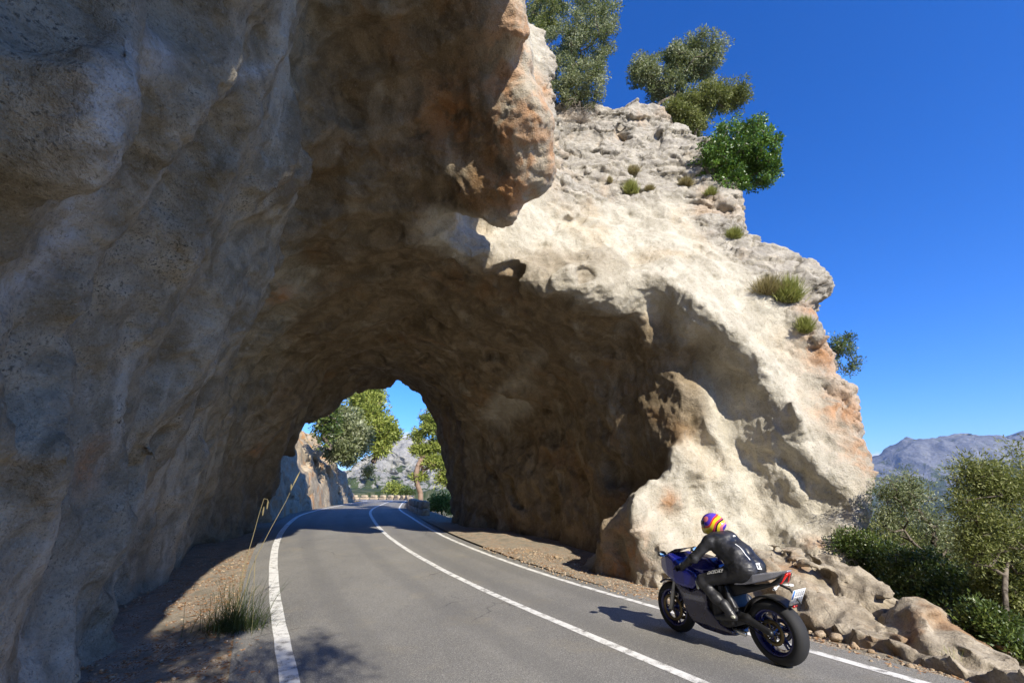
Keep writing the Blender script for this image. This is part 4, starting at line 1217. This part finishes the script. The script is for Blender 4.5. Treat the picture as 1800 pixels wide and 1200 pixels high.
# dry grass along the right foot
for k, (px, py) in enumerate([(1672, 1165), (1700, 1150)]):
    p = at_z(px, py, 0); vs, fs, ts = [], [], []
    for j in range(90):
        a = rg.uniform(0, 2 * PI); e = rg.uniform(.6, 1.5)
        blade(rg.normal(0, .05, 3) * np.array([1, 1, 0]), (math.cos(a) * math.cos(e), math.sin(a) * math.cos(e), math.sin(e)), rg.uniform(.1, .3), .005, rg.uniform(.3, 1.2), 4, float(np.clip(rg.normal(.6, .2), 0, 1)))
    o = mesh_obj('dry_grass_tuft', np.array(vs), np.array(fs), M_TUFT, smooth=False); o.location = (p[0], p[1], float(ground_z(p[0], p[1]))); set_attr(o, 'tint', ts)
    tag(o, ['small dry grass tuft at the foot of the broken slab', 'dry grass tuft at the low right end of the broken slab'][k], 'grass tuft')
# ------------------------------------------------------------------ motorcycle and rider (local frame: x forwards, y left, z up; origin under the rear axle)
B_O = np.array([2.90, 5.70, 0.0]); B_F = np.array([-0.484, 0.875]); B_F /= np.linalg.norm(B_F)
B_YAW = math.atan2(B_F[1], B_F[0])
B_LEAN = math.radians(-2.0)
bike = empty('motorcycle', B_O, (B_LEAN, 0, B_YAW))
bike.rotation_mode = 'XYZ'
tag(bike, 'dark blue sports motorcycle with grey tail riding away towards the tunnel', 'motorcycle')

def s_cone(P, a, b, ra, rb):
    a = np.array(a, np.float32); b = np.array(b, np.float32)
    d = b - a; L2 = float(d @ d)
    t = np.clip(((P - a) @ d) / L2, 0, 1)
    return np.linalg.norm(P - a - t[..., None] * d, axis=-1) - (ra + (rb - ra) * t)
def s_ell(P, c, r, rot=0.0):
    Q = P - np.array(c, np.float32)
    if rot:
        cs, sn = math.cos(rot), math.sin(rot)
        Q = np.stack([Q[..., 0] * cs - Q[..., 2] * sn, Q[..., 1], Q[..., 0] * sn + Q[..., 2] * cs], -1)
    r = np.array(r, np.float32)
    k0 = np.linalg.norm(Q / r, axis=-1); k1 = np.linalg.norm(Q / (r * r), axis=-1) + 1e-6
    return k0 * (k0 - 1) / k1
def s_poly(P, pts):
    x, z = P[..., 0], P[..., 2]
    d = np.full(x.shape, 1e9, np.float32); s = np.ones(x.shape, bool)
    n_ = len(pts)
    for i in range(n_):
        ax_, az_ = pts[i]; bx_, bz_ = pts[i - 1]
        ex, ez = bx_ - ax_, bz_ - az_
        wx, wz = x - ax_, z - az_
        t = np.clip((wx * ex + wz * ez) / (ex * ex + ez * ez + 1e-12), 0, 1)
        d = np.minimum(d, (wx - ex * t) ** 2 + (wz - ez * t) ** 2)
        c1 = z >= az_; c2 = z < bz_; c3 = ex * wz > ez * wx
        s ^= (c1 & c2 & c3) | (~c1 & ~c2 & ~c3)
    return np.where(s, 1, -1) * np.sqrt(d)
def sdf_mesh(fn, lo, hi, h):
    lo = np.array(lo, float); hi = np.array(hi, float)
    ns = np.ceil((hi - lo) / h).astype(int) + 1
    ax = [lo[k] + h * np.arange(ns[k]) for k in range(3)]
    P_ = np.stack(np.meshgrid(*ax, indexing='ij'), -1).astype(np.float32)
    S_ = fn(P_).astype(np.float32)
    v, f = surface_nets(S_, lo, h)
    return v, f, S_, lo, h
def panel(name, pts, w, mat, parent, h=.012, k=.03, wf=None, extra=None, r=.0):
    xs = [p[0] for p in pts]; zs = [p[1] for p in pts]; pad = .05
    def fn(P_):
        ww = wf(P_[..., 0], P_[..., 2]) if wf else w
        d = smax(s_poly(P_, pts), np.abs(P_[..., 1]) - ww, k)
        if extra: d = extra(P_, d)
        return d - r
    v, f, *_ = sdf_mesh(fn, (min(xs) - pad, -w - pad, min(zs) - pad), (max(xs) + pad, w + pad, max(zs) + pad), h)
    return mesh_obj(name, v, f, mat, parent)

def paint_mat(name, col, rough=.22, coat=1.0, metal=.35):
    n = NT(name); nz = n.noise(900, 2)
    m = n.done(n.mix(nz, tuple(.8 * c for c in col), tuple(1.2 * c for c in col)), n.rng(n.noise(14, 3), .3, .7, rough * .8, rough * 1.3), None, .5, metal)
    n.bsdf.inputs['Coat Weight'].default_value = coat; n.bsdf.inputs['Coat Roughness'].default_value = .05
    return m
M_BLUE = paint_mat('blue_paint', (.012, .016, .20)); M_BLUE2 = paint_mat('dark_blue_paint', (.012, .010, .045), .3)
M_TAILG = paint_mat('grey_paint', (.30, .30, .33), .3, .6); M_BLACK = simple_mat('black_plastic', (.012, .012, .013), .45)
M_RUB = simple_mat('tyre_rubber', (.022, .022, .023), .75, spec=.3, scale=60); M_RIM = paint_mat('blue_rim', (.012, .014, .12), .3)
M_METAL = simple_mat('dull_metal', (.30, .30, .30), .35, .9); M_DARKM = simple_mat('dark_metal', (.04, .04, .042), .45, .7)
M_GOLD = simple_mat('bronze_metal', (.16, .12, .06), .4, .9); M_RED = simple_mat('red_lens', (.60, .012, .008), .2, coat=1)
M_SEAT = simple_mat('seat_vinyl', (.015, .015, .016), .6); M_SILV = simple_mat('bright_metal', (.75, .74, .70), .25, .8)
M_WHITE = simple_mat('white_print', (.72, .72, .70), .5); M_SKYM = simple_mat('mirror_glass', (.75, .82, .9), .05, 1.0, var=.02)

def lathe_y(prof, c, seg=64):
    """prof: (radius, y) loop; turned about the wheel axis"""
    an = np.arange(seg) * 2 * PI / seg
    v = np.array([(c[0] + r * math.cos(a), c[1] + y, c[2] + r * math.sin(a)) for a in an for r, y in prof])
    m = len(prof)
    i, j = np.meshgrid(np.arange(seg), np.arange(m), indexing='ij')
    i = i.ravel(); j = j.ravel(); i2 = (i + 1) % seg; j2 = (j + 1) % m
    return v, np.stack([i * m + j, i2 * m + j, i2 * m + j2, i * m + j2], 1)[:, ::-1]
def wheel(c, R, W, rim_r, name, disc_y, nsp=5, ph=.3, gold=True):
    root = empty(name, c, parent=bike)
    pr = []
    for k in range(17):
        a = -PI / 2 + PI * k / 16
        pr.append((rim_r + .012 + (R - rim_r - .012) * max(0, math.cos(a)) ** .55, W * math.sin(a) * (1 - .10 * max(0, math.cos(a)))))
    pr += [(rim_r + .004, W * .86), (rim_r + .004, -W * .86)]
    v, f = lathe_y(pr, (0, 0, 0)); mesh_obj('tyre', v, f, M_RUB, root)
    q = rim_r
    pr = [(q + .008, -W * .88), (q + .008, -W * .78), (q - .012, -W * .70), (q - .02, -W * .3), (q - .02, W * .3), (q - .012, W * .70), (q + .008, W * .78), (q + .008, W * .88), (q - .012, W * .8), (q - .032, W * .5), (q - .032, -W * .5), (q - .012, -W * .8)]
    v, f = lathe_y(pr, (0, 0, 0)); vs, fs = [v], [f]; cnt = len(v)
    sg = []
    for k in range(nsp):
        a0 = ph + 2 * PI * k / nsp
        for da in (-.13, .13):
            p0 = (.045 * math.cos(a0), -.012 if da < 0 else .012, .045 * math.sin(a0)); p1 = ((q - .02) * math.cos(a0 + da), 0, (q - .02) * math.sin(a0 + da))
            sg.append((p0, p1, .020, .012))
    sg.append(((0, -W * .75, 0), (0, W * .75, 0), .045, .045))
    v, f = tube_mesh(sg, 10); vs.append(v); fs.append(f + cnt)
    mesh_obj('rim', np.concatenate(vs), np.concatenate(fs), M_RIM, root)
    for dy, r1, r0, mt, nm in disc_y:
        pr = [(r0, dy - .004), (r1, dy - .004), (r1, dy + .004), (r0, dy + .004)]
        v, f = lathe_y(pr, (0, 0, 0), 48); vs, fs = [v], [f]; cnt = len(v)
        v, f = tube_mesh([((.03 * math.cos(a), dy, .03 * math.sin(a)), (r0 * math.cos(a + .25), dy, r0 * math.sin(a + .25)), .009, .008) for a in np.arange(6) * PI / 3], 6); vs.append(v); fs.append(f + cnt)
        mesh_obj(nm, np.concatenate(vs), np.concatenate(fs), mt, root)
    return root
wheel((0, 0, .318), .318, .098, .215, 'rear_wheel', [(.085, .125, .085, M_GOLD, 'sprocket'), (-.085, .11, .07, M_METAL, 'brake_disc')])
wheel((1.405, 0, .30), .30, .062, .215, 'front_wheel', [(.068, .16, .12, M_GOLD, 'brake_disc'), (-.068, .16, .12, M_GOLD, 'brake_disc')], ph=.9)

NOSE = [(1.54, .78), (1.50, .87), (1.38, .955), (1.24, .985), (1.13, .94), (1.04, .86), (.86, .80), (.80, .70), (.90, .60), (1.10, .62), (1.24, .67), (1.40, .72)]
wn_ = lambda x, z: np.interp(x, [.8, 1.0, 1.15, 1.3, 1.45, 1.56], [.19, .235, .245, .21, .14, .05])
panel('upper_fairing', NOSE, .25, M_BLUE, bike, wf=wn_, k=.045)
LOWF = [(1.22, .69), (1.10, .66), (.92, .60), (.80, .66), (.70, .60), (.72, .44), (.60, .30), (.46, .24), (.44, .19), (.62, .15), (.90, .16), (1.02, .23), (1.08, .36), (1.10, .50), (1.16, .60)]
panel('lower_fairing', LOWF, .24, M_BLUE2, bike, wf=lambda x, z: np.interp(z, [.14, .24, .4, .6, .7], [.10, .17, .205, .225, .225]), k=.03)
panel('engine', [(.40, .30), (.50, .26), (1.0, .26), (1.02, .60), (.90, .74), (.46, .72), (.36, .50)], .17, M_DARKM, bike, k=.03, h=.015, extra=lambda P_, d: d - .012 * np.sign(np.sin(P_[..., 0] * 60)) * (P_[..., 2] > .3) * .5)
panel('fuel_tank', [(.56, .80), (.60, .90), (.70, .975), (.84, 1.0), (.98, .965), (1.07, .88), (1.06, .80), (.8, .76)], .18, M_BLUE, bike, wf=lambda x, z: np.interp(z, [.75, .85, 1.0], [.15, .18, .10]) * np.interp(x, [.55, .75, 1.07], [.6, 1, .85]), k=.06)
panel('seat', [(.16, .81), (.20, .855), (.34, .835), (.52, .84), (.60, .86), (.60, .76), (.28, .755)], .14, M_SEAT, bike, wf=lambda x, z: np.interp(x, [.16, .3, .6], [.11, .145, .10]), k=.04)
panel('tail_fairing', [(.34, .79), (.20, .845), (.05, .885), (-.12, .92), (-.27, .955), (-.275, .94), (-.16, .875), (-.02, .82), (.20, .755), (.36, .73)], .15, M_TAILG, bike, h=.008, wf=lambda x, z: np.interp(x, [-.28, -.1, .1, .36], [.045, .10, .14, .14]), k=.02,
      extra=lambda P_, d: np.maximum(d, .055 - np.abs(P_[..., 1]) - np.where(P_[..., 2] > np.interp(P_[..., 0], [-.3, .2], [.95, .835]) - .02, .2, 0) - .02))
panel('undertail', [(-.245, .925), (-.20, .83), (-.08, .775), (.12, .70), (.40, .60), (.48, .66), (.44, .74), (.2, .74), (-.06, .80)], .10, M_BLACK, bike, k=.02)
for s in (1, -1):
    v, f, *_ = sdf_mesh(lambda P_: s_cone(P_, (-.245, .02 * s, .915), (-.175, .062 * s, .835), .016, .026), (-.3, -.12, .78), (-.1, .12, .97), .006)
    mesh_obj('tail_light', v, f, M_RED, bike)
# rear mudguard hugging the tyre
arc = lambda c, r, a0, a1, n_=14: [(c[0] + r * math.cos(math.radians(a0 + (a1 - a0) * i / n_)), c[1] + r * math.sin(math.radians(a0 + (a1 - a0) * i / n_))) for i in range(n_ + 1)]
panel('rear_mudguard', arc((0, .318), .352, 22, 128) + arc((0, .318), .332, 128, 22), .085, M_BLACK, bike, h=.008, k=.008)
panel('front_mudguard', arc((1.405, .30), .342, 55, 165) + arc((1.405, .30), .318, 165, 55), .066, M_BLUE2, bike, h=.008, k=.008)
for s in (1, -1):
    v, f, *_ = sdf_mesh(lambda P_: smin(s_cone(P_, (0, .125 * s, .318), (.26, .115 * s, .40), .032, .046), s_cone(P_, (.26, .115 * s, .40), (.56, .085 * s, .42), .046, .06), .03), (-.1, min(.2 * s, 0) - .02, .24), (.66, max(.2 * s, 0) + .02, .52), .010)
    mesh_obj('swingarm', v, f, M_DARKM, bike)
    v, f = tube_mesh([((1.405, .095 * s, .29), (1.33, .095 * s, .52), .030, .030), ((1.33, .095 * s, .52), (1.20, .095 * s, .88), .025, .025)], 12)
    mesh_obj('fork', v, f, M_METAL if s > 0 else M_DARKM, bike)
    v, f = tube_mesh([((1.06, .10 * s, .86), (1.00, .24 * s, .845), .014, .014), ((1.00, .24 * s, .845), (.965, .37 * s, .835), .017, .017), ((1.03, .22 * s, .85), (1.035, .36 * s, .835), .006, .005)], 10)
    mesh_obj('handlebar', v, f, M_BLACK, bike)
    st = empty('wing_mirror', (1.24, .30 * s, .985), parent=bike)
    v, f = tube_mesh([((.05, -.13 * s, -.06), (.02, -.02 * s, -.005), .010, .009)], 8); mesh_obj('mirror_stem', v, f, M_BLACK, st)
    v, f, *_ = sdf_mesh(lambda P_: s_ell(P_, (.012, .015 * s, .005), (.028, .068, .036)), (-.04, -.1, -.06), (.06, .1, .07), .006); mesh_obj('mirror_shell', v, f, M_BLACK, st)
    a = np.arange(20) * 2 * PI / 20
    v = np.array([(-.018, .015 * s, .005)] + [(-.0175 , .015 * s + .056 * math.cos(t), .005 + .028 * math.sin(t)) for t in a]); v[:, 0] += -.12 * (v[:, 2] - .005) * -1
    mesh_obj('mirror_glass', v, [(0, 1 + i, 1 + (i + 1) % 20) for i in range(20)], M_SKYM, st, smooth=False)
    v, f = tube_mesh([((.42, .12 * s, .40), (.42, .24 * s, .38), .011, .013), ((.42, .13 * s, .40), (.50, .12 * s, .56), .010, .012), ((.42, .13 * s, .40), (.36, .13 * s, .48), .008, .008)], 8); mesh_obj('foot_peg', v, f, M_SILV, bike)
    v, f = tube_mesh([((-.14, .04 * s, .79), (-.16, .13 * s, .775), .006, .006), ((-.15, .12 * s, .775), (-.165, .175 * s, .77), .017, .012)], 10); mesh_obj('indicator', v, f, M_WHITE, bike)
v, f = tube_mesh([((.52, .10, .355), (.02, .105, .415), .006, .006), ((.52, .10, .445), (.02, .105, .22), .006, .006)], 6); mesh_obj('drive_chain', v, f, M_DARKM, bike)
v, f, *_ = sdf_mesh(lambda P_: s_cone(P_, (.60, -.10, .26), (.24, -.17, .34), .05, .058), (.1, -.3, .15), (.75, 0, .45), .012); mesh_obj('exhaust', v, f, M_DARKM, bike)
v, f, *_ = sdf_mesh(lambda P_: s_cone(P_, (.52, .09, .245), (.34, .10, .235), .016, .030), (.25, 0, .15), (.62, .2, .32), .007); mesh_obj('silencer_tip', v, f, M_SILV, bike)
n = NT('tinted_screen'); n.bsdf.inputs['Transmission Weight'].default_value = .8
M_SCR = n.done(n.mix(n.noise(5, 2), (.05, .05, .07), (.08, .08, .10)), .05)
panel('windscreen', [(1.08, 1.055), (1.20, 1.035), (1.36, .97), (1.35, .955), (1.19, 1.02), (1.08, 1.043)], .13, M_SCR, bike, h=.007, k=.006, wf=lambda x, z: np.interp(x, [1.05, 1.2, 1.37], [.07, .12, .10]))
# number plate on its bracket
v, f = tube_mesh([((-.10, 0, .80), (-.235, 0, .76), .014, .012), ((-.235, 0, .76), (-.325, 0, .64), .012, .010)], 8); mesh_obj('plate_bracket', v, f, M_BLACK, bike)
pl = empty('number_plate', (-.30, 0, .705), (0, math.radians(-28), 0), parent=bike)
def rbox(name, x0, x1, y0, y1, z0, z1, mat, parent):
    v = np.array([(x, y, z) for x in (x0, x1) for y in (y0, y1) for z in (z0, z1)])
    return mesh_obj(name, v, [(0, 1, 3, 2), (4, 6, 7, 5), (0, 4, 5, 1), (2, 3, 7, 6), (0, 2, 6, 4), (1, 5, 7, 3)], mat, parent, smooth=False)
rbox('plate_sheet', -.003, .003, -.11, .11, -.085, .085, M_WHITE, pl)
rbox('blue_band', -.0045, -.003, .076, .108, -.02, .083, simple_mat('plate_blue', (.05, .19, .62), .4), pl)
M_PRINT = simple_mat('plate_print', (.16, .18, .24), .5)
for z0 in (.010, -.060):
    vs, fs, c = [], [], 0
    for j in range(4):
        y0 = .055 - j * .04
        v = np.array([(-.0045, y0 + a, z0 + b) for a, b in ((0, 0), (-.026, 0), (-.026, .052), (0, .052))] + [(-.0045, y0 + a, z0 + b) for a, b in ((-.008, .008), (-.018, .008), (-.018, .044), (-.008, .044))])
        vs.append(v); fs += [(c, c + 1, c + 5, c + 4), (c + 1, c + 2, c + 6, c + 5), (c + 2, c + 3, c + 7, c + 6), (c + 3, c, c + 4, c + 7)]; c += 8
    mesh_obj('plate_characters', np.concatenate(vs), fs, M_PRINT, pl, smooth=False)
rbox('plate_rim', -.006, .006, -.112, .112, -.098, -.086, M_BLACK, pl)
rbox('reflector', -.012, .004, -.03, .03, -.125, -.100, M_RED, pl)

# ------------------------------------------------------------------ the rider
rider = empty('person', B_O, (B_LEAN, 0, B_YAW))
tag(rider, 'rider in black leathers and a multicoloured helmet sitting on the blue motorcycle', 'person')
SH = (.56, 1.215)
def body_fn(P_):
    A = np.stack([P_[..., 0], np.abs(P_[..., 1]), P_[..., 2]], -1)
    d = s_cone(A, (.27, .07, .90), (.33, .065, 1.03), .135, .130)
    d = smin(d, s_cone(A, (.33, .065, 1.03), (.50, .09, 1.15), .130, .128), .06)
    d = smin(d, s_ell(A, (.21, .075, .915), (.13, .14, .115)), .08)              # seat of the trousers
    d = smin(d, s_ell(P_, (.47, 0, 1.20), (.12, .13, .075), math.radians(35)), .06)   # hump of the suit
    d = smin(d, s_cone(A, (.52, 0, 1.22), (.60, 0, 1.29), .075, .06), .04)       # neck
    d = smin(d, s_cone(A, (.53, .13, 1.205), (.56, .195, 1.185), .085, .075), .05)
    d = smin(d, s_cone(A, (.56, .20, 1.185), (.72, .315, 1.00), .068, .052), .035)   # upper arm
    d = smin(d, s_cone(A, (.72, .315, 1.00), (.925, .295, .885), .054, .037), .025)  # forearm
    d = smin(d, s_ell(A, (.725, .32, .995), (.062, .058, .06)), .02)
    d = smin(d, s_cone(A, (.925, .295, .885), (.965, .29, .868), .036, .034), .02)
    # palm lying on the grip, four bent fingers and the thumb
    d = smin(d, smax(s_ell(A, (.975, .285, .866), (.040, .050, .026)), np.abs(A[..., 1] - .285) - .046, .01), .015)
    for yy, l_ in ((.325, .92), (.302, 1.0), (.279, 1.03), (.256, .95)):
        k1 = (1.000, yy, .872); k2 = (1.000 + .042 * l_, yy - .002, .858); k3 = (1.000 + .046 * l_, yy - .003, .830); k4 = (1.000 + .022 * l_, yy - .003, .814)
        fd = np.minimum(np.minimum(s_cone(A, k1, k2, .0115, .0105), s_cone(A, k2, k3, .0105, .0095)), s_cone(A, k3, k4, .0095, .0085))
        d = smin(d, fd, .006)
    d = smin(d, np.minimum(s_cone(A, (.965, .245, .858), (.985, .228, .835), .014, .012), s_cone(A, (.985, .228, .835), (1.01, .235, .818), .012, .010)), .008)
    # legs
    d = smin(d, s_cone(A, (.28, .10, .875), (.69, .245, .745), .108, .068), .05)
    d = smin(d, s_ell(A, (.70, .25, .73), (.075, .065, .075)), .03)
    d = smin(d, s_cone(A, (.69, .25, .715), (.56, .225, .58), .064, .066), .03)
    d = smin(d, s_cone(A, (.56, .225, .58), (.40, .205, .45), .064, .042), .03)
    # creases at the waist, elbow and behind the knee
    q = P_.reshape(-1, 3)
    near = np.nonzero(np.abs(d.ravel()) < .05)[0]
    cr = np.zeros(len(q), np.float32)
    Q = q[near]
    wst = np.exp(-(((Q[:, 2] - .97) / .07) ** 2)) + np.exp(-(((Q[:, 0] - .73) / .06) ** 2)) * .8 + .35
    cr[near] = .007 * wst * (np.abs(perlin(Q * np.array([14, 14, 30], np.float32))) - .25) + .0018 * perlin(Q * 22)
    return d + cr.reshape(d.shape)
v, f, BS, blo, bh = sdf_mesh(body_fn, (.02, -.44, .36), (1.12, .44, 1.42), .0075)
n = NT('black_leather'); nz = n.noise(9, 4, .6); ng = n.voro(260)
M_LEA = n.done(n.mix(n.rng(nz, .35, .65), (.010, .010, .011), (.028, .028, .032)), n.rng(nz, .3, .7, .34, .52), n.bump(ng, .15, .002, n.bump(nz, .25, .02)), .5)
body = mesh_obj('body', v, f, M_LEA, rider)
for s in (1, -1):
    def boot(P_, s=s):
        d = s_cone(P_, (.47, .213 * s, .52), (.405, .205 * s, .44), .060, .050)
        d = smin(d, s_cone(P_, (.375, .20 * s, .405), (.50, .205 * s, .385), .045, .042), .02)
        d = smin(d, s_cone(P_, (.50, .205 * s, .385), (.585, .212 * s, .368), .042, .030), .02)
        return smax(d, np.interp(P_[..., 0], [.3, .6], [.368, .335]).astype(np.float32) - P_[..., 2], .01)
    v, f, *_ = sdf_mesh(boot, (.28, min(.3 * s, .1 * s), .3), (.66, max(.3 * s, .1 * s), .62), .0075)
    bt = mesh_obj('boot', v, f, M_LEA, rider)
    rbox('heel_patch', .338, .372, .16 * s - .002 + .04 * s, .16 * s + .002 + .086 * s, .395, .425, M_WHITE, bt) if False else None
# helmet
def helm(P_):
    d = s_ell(P_, (.625, 0, 1.372), (.148, .122, .132))
    d = smin(d, s_cone(P_, (.70, 0, 1.305), (.715, 0, 1.30), .085, .07), .05)
    d = smin(d, s_ell(P_, (.53, 0, 1.37), (.08, .07, .05)), .05)
    return smax(d, 1.245 - P_[..., 2] + .12 * (.62 - P_[..., 0]) * 0, .02)
v, f, HS, hlo, hh_ = sdf_mesh(helm, (.40, -.18, 1.2), (.86, .18, 1.54), .008)
n = NT('helmet_paint')
tcn = n.new('ShaderNodeTexCoord').outputs['Object']
wv = n.new('ShaderNodeTexWave', wave_type='BANDS', bands_direction='DIAGONAL', wave_profile='SAW'); wv.inputs['Scale'].default_value = 1.9; wv.inputs['Distortion'].default_value = 7.5; wv.inputs['Detail'].default_value = 1.0; wv.inputs['Detail Scale'].default_value = 1.2
n.link(tcn, wv.inputs['Vector'])
rp = n.ramp(wv.outputs['Fac'], [(0, (.80, .62, .02)), (.20, (.70, .06, .03)), (.30, (.10, .05, .50)), (.46, (.80, .22, .25)), (.58, (.85, .70, .04)), (.74, (.02, .015, .03)), (.86, (.65, .06, .10))])
n.n[rp.node.name].color_ramp.interpolation = 'CONSTANT'
hm = n.done(rp, .15, None, .5); n.bsdf.inputs['Coat Weight'].default_value = .5
helmet = mesh_obj('helmet', v, f, hm, rider)
def visor(P_):
    d = s_ell(P_, (.628, 0, 1.372), (.152, .126, .125))
    d = np.maximum(d, .66 - P_[..., 0]); d = np.maximum(d, np.abs(P_[..., 2] - 1.372) - .045)
    return np.maximum(d, -s_ell(P_, (.62, 0, 1.372), (.142, .116, .12)))
v, f, *_ = sdf_mesh(visor, (.6, -.16, 1.28), (.82, .16, 1.46), .007)
mesh_obj('visor', v, f, simple_mat('dark_visor', (.01, .01, .012), .08, coat=1), helmet)

# light trim on the leathers: laid on the body's own surface
def cast(S_, lo_, h_, p, d):
    p = np.array(p, float); d = np.array(d, float)
    for k in range(400):
        if float(sample_grid(S_, lo_, h_, p)) < .0: return p - d * .004
        p = p + d * .004
    return p
def decal(name, polys, to3, d, mat, parent):
    vs, fs = [], []
    for poly in polys:
        # subdivide a quad patch so that it follows the body
        a, b, c_, e = [np.array(q, float) for q in poly]
        nu, nv = 7, 3
        base_ = len(vs)
        for i in range(nu + 1):
            for j in range(nv + 1):
                q = (a * (1 - i / nu) + b * (i / nu)) * (1 - j / nv) + (e * (1 - i / nu) + c_ * (i / nu)) * (j / nv)
                vs.append(cast(BS, blo, bh, to3(*q), d))
        for i in range(nu):
            for j in range(nv):
                k = base_ + i * (nv + 1) + j
                fs.append((k, k + nv + 1, k + nv + 2, k + 1))
    return mesh_obj(name, np.array(vs), fs, mat, parent, smooth=False)
# seam stripe on the back (seen from behind: y, z)
from_back = lambda y, z: (.03, y, z)
decal('back_stripe', [((.085, 1.175), (.075, 1.015), (.064, 1.015), (.073, 1.175))], from_back, (1, 0, .0), M_WHITE, body)
decal('collar_tab', [((.0, 1.255), (-.05, 1.255), (-.05, 1.24), (.0, 1.24))], from_back, (1, 0, 0), M_WHITE, body)
# winged star emblem at the small of the back
E = lambda pts, cy, cz, sc: [[(cy + a * sc, cz + b * sc) for a, b in q] for q in pts]
decal('back_emblem', E([((.9, .75), (.2, .95), (.25, .45), (.8, .35)), ((.2, .95), (-.9, .9), (-.5, .35), (.0, .55)), ((-.5, .35), (-.75, -.75), (-.35, -.65), (-.1, .25)), ((.9, .6), (1.0, -.4), (.55, -.5), (.45, .45)), ((1.0, -.4), (-.35, -.65), (-.2, -.25), (.55, -.15))], -.005, .94, .042), from_back, (1, 0, 0), M_WHITE, body)
# worn white lettering badge along the left thigh (seen from the left: x, z)
from_left = lambda x, z: (x, .42, z)
TB = []
x0, z0, x1, z1 = .60, .800, .40, .862
for k in range(8):
    t0, t1 = k / 8, (k + .78) / 8
    P0 = np.array([x0 + (x1 - x0) * t0, z0 + (z1 - z0) * t0]); P1 = np.array([x0 + (x1 - x0) * t1, z0 + (z1 - z0) * t1])
    hh = .021
    up = np.array([0, hh]); th = np.array([0, .007])
    TB += [(P0 + up, P1 + up, P1 + up - th, P0 + up - th), (P0 - up + th, P1 - up + th, P1 - up, P0 - up)]
    m0 = P0 + (P1 - P0) * .3
    if k % 2 == 0: TB.append((P0 + up, m0 + up, m0 - up, P0 - up))
    else:
        mm = (P0 + P1) / 2; TB.append((P0 + th * .6, P1 + th * .6, P1 - th * .6, P0 - th * .6))
decal('thigh_lettering', TB, lambda x, z: (x, .40, z + .10), (0, -.90, -.36), M_WHITE, body)
M_PALE = simple_mat('pale_slider', (.62, .62, .48), .4)
v, f, *_ = sdf_mesh(lambda P_: s_cone(P_, (.765, .285, .725), (.735, .30, .665), .013, .017), (.68, .24, .62), (.82, .35, .77), .005); mesh_obj('knee_slider', v, f, M_PALE, rider)
v, f, *_ = sdf_mesh(lambda P_: s_ell(P_, (.945, .305, .906), (.028, .018, .010)), (.88, .26, .87), (1.0, .34, .94), .005); mesh_obj('glove_guard', v, f, M_WHITE, rider)
v, f, *_ = sdf_mesh(lambda P_: s_ell(P_, (.35, .243, .418), (.03, .010, .016)), (.3, .2, .38), (.4, .27, .45), .005); mesh_obj('boot_guard', v, f, M_PALE, rider)

# ------------------------------------------------------------------ air
zs = min(float(P[:, 2].min()), -190) - 1.0
def haze_box(x, y0, y1, z0, z1):
    v = np.array([(a, b, c) for a in (-x, x) for b in (y0, y1) for c in (z0, z1)], float)
    m = bpy.data.materials.new('air'); m.use_nodes = True
    t = m.node_tree; t.nodes.remove(t.nodes['Principled BSDF'])
    pv = t.nodes.new('ShaderNodeVolumePrincipled'); pv.inputs['Color'].default_value = (.62, .76, 1.0, 1); pv.inputs['Density'].default_value = HAZE; pv.inputs['Anisotropy'].default_value = .2
    t.links.new(pv.outputs[0], t.nodes['Material Output'].inputs['Volume'])
    return mesh_obj('haze', v, [(0, 1, 3, 2), (4, 6, 7, 5), (0, 4, 5, 1), (2, 3, 7, 6), (0, 2, 6, 4), (1, 5, 7, 3)], m, smooth=False)
HAZE = 0.00008
tag(haze_box(5600, -5600, 5700, zs, float(P_mt[:, 2].max()) + 12), kind='stuff')
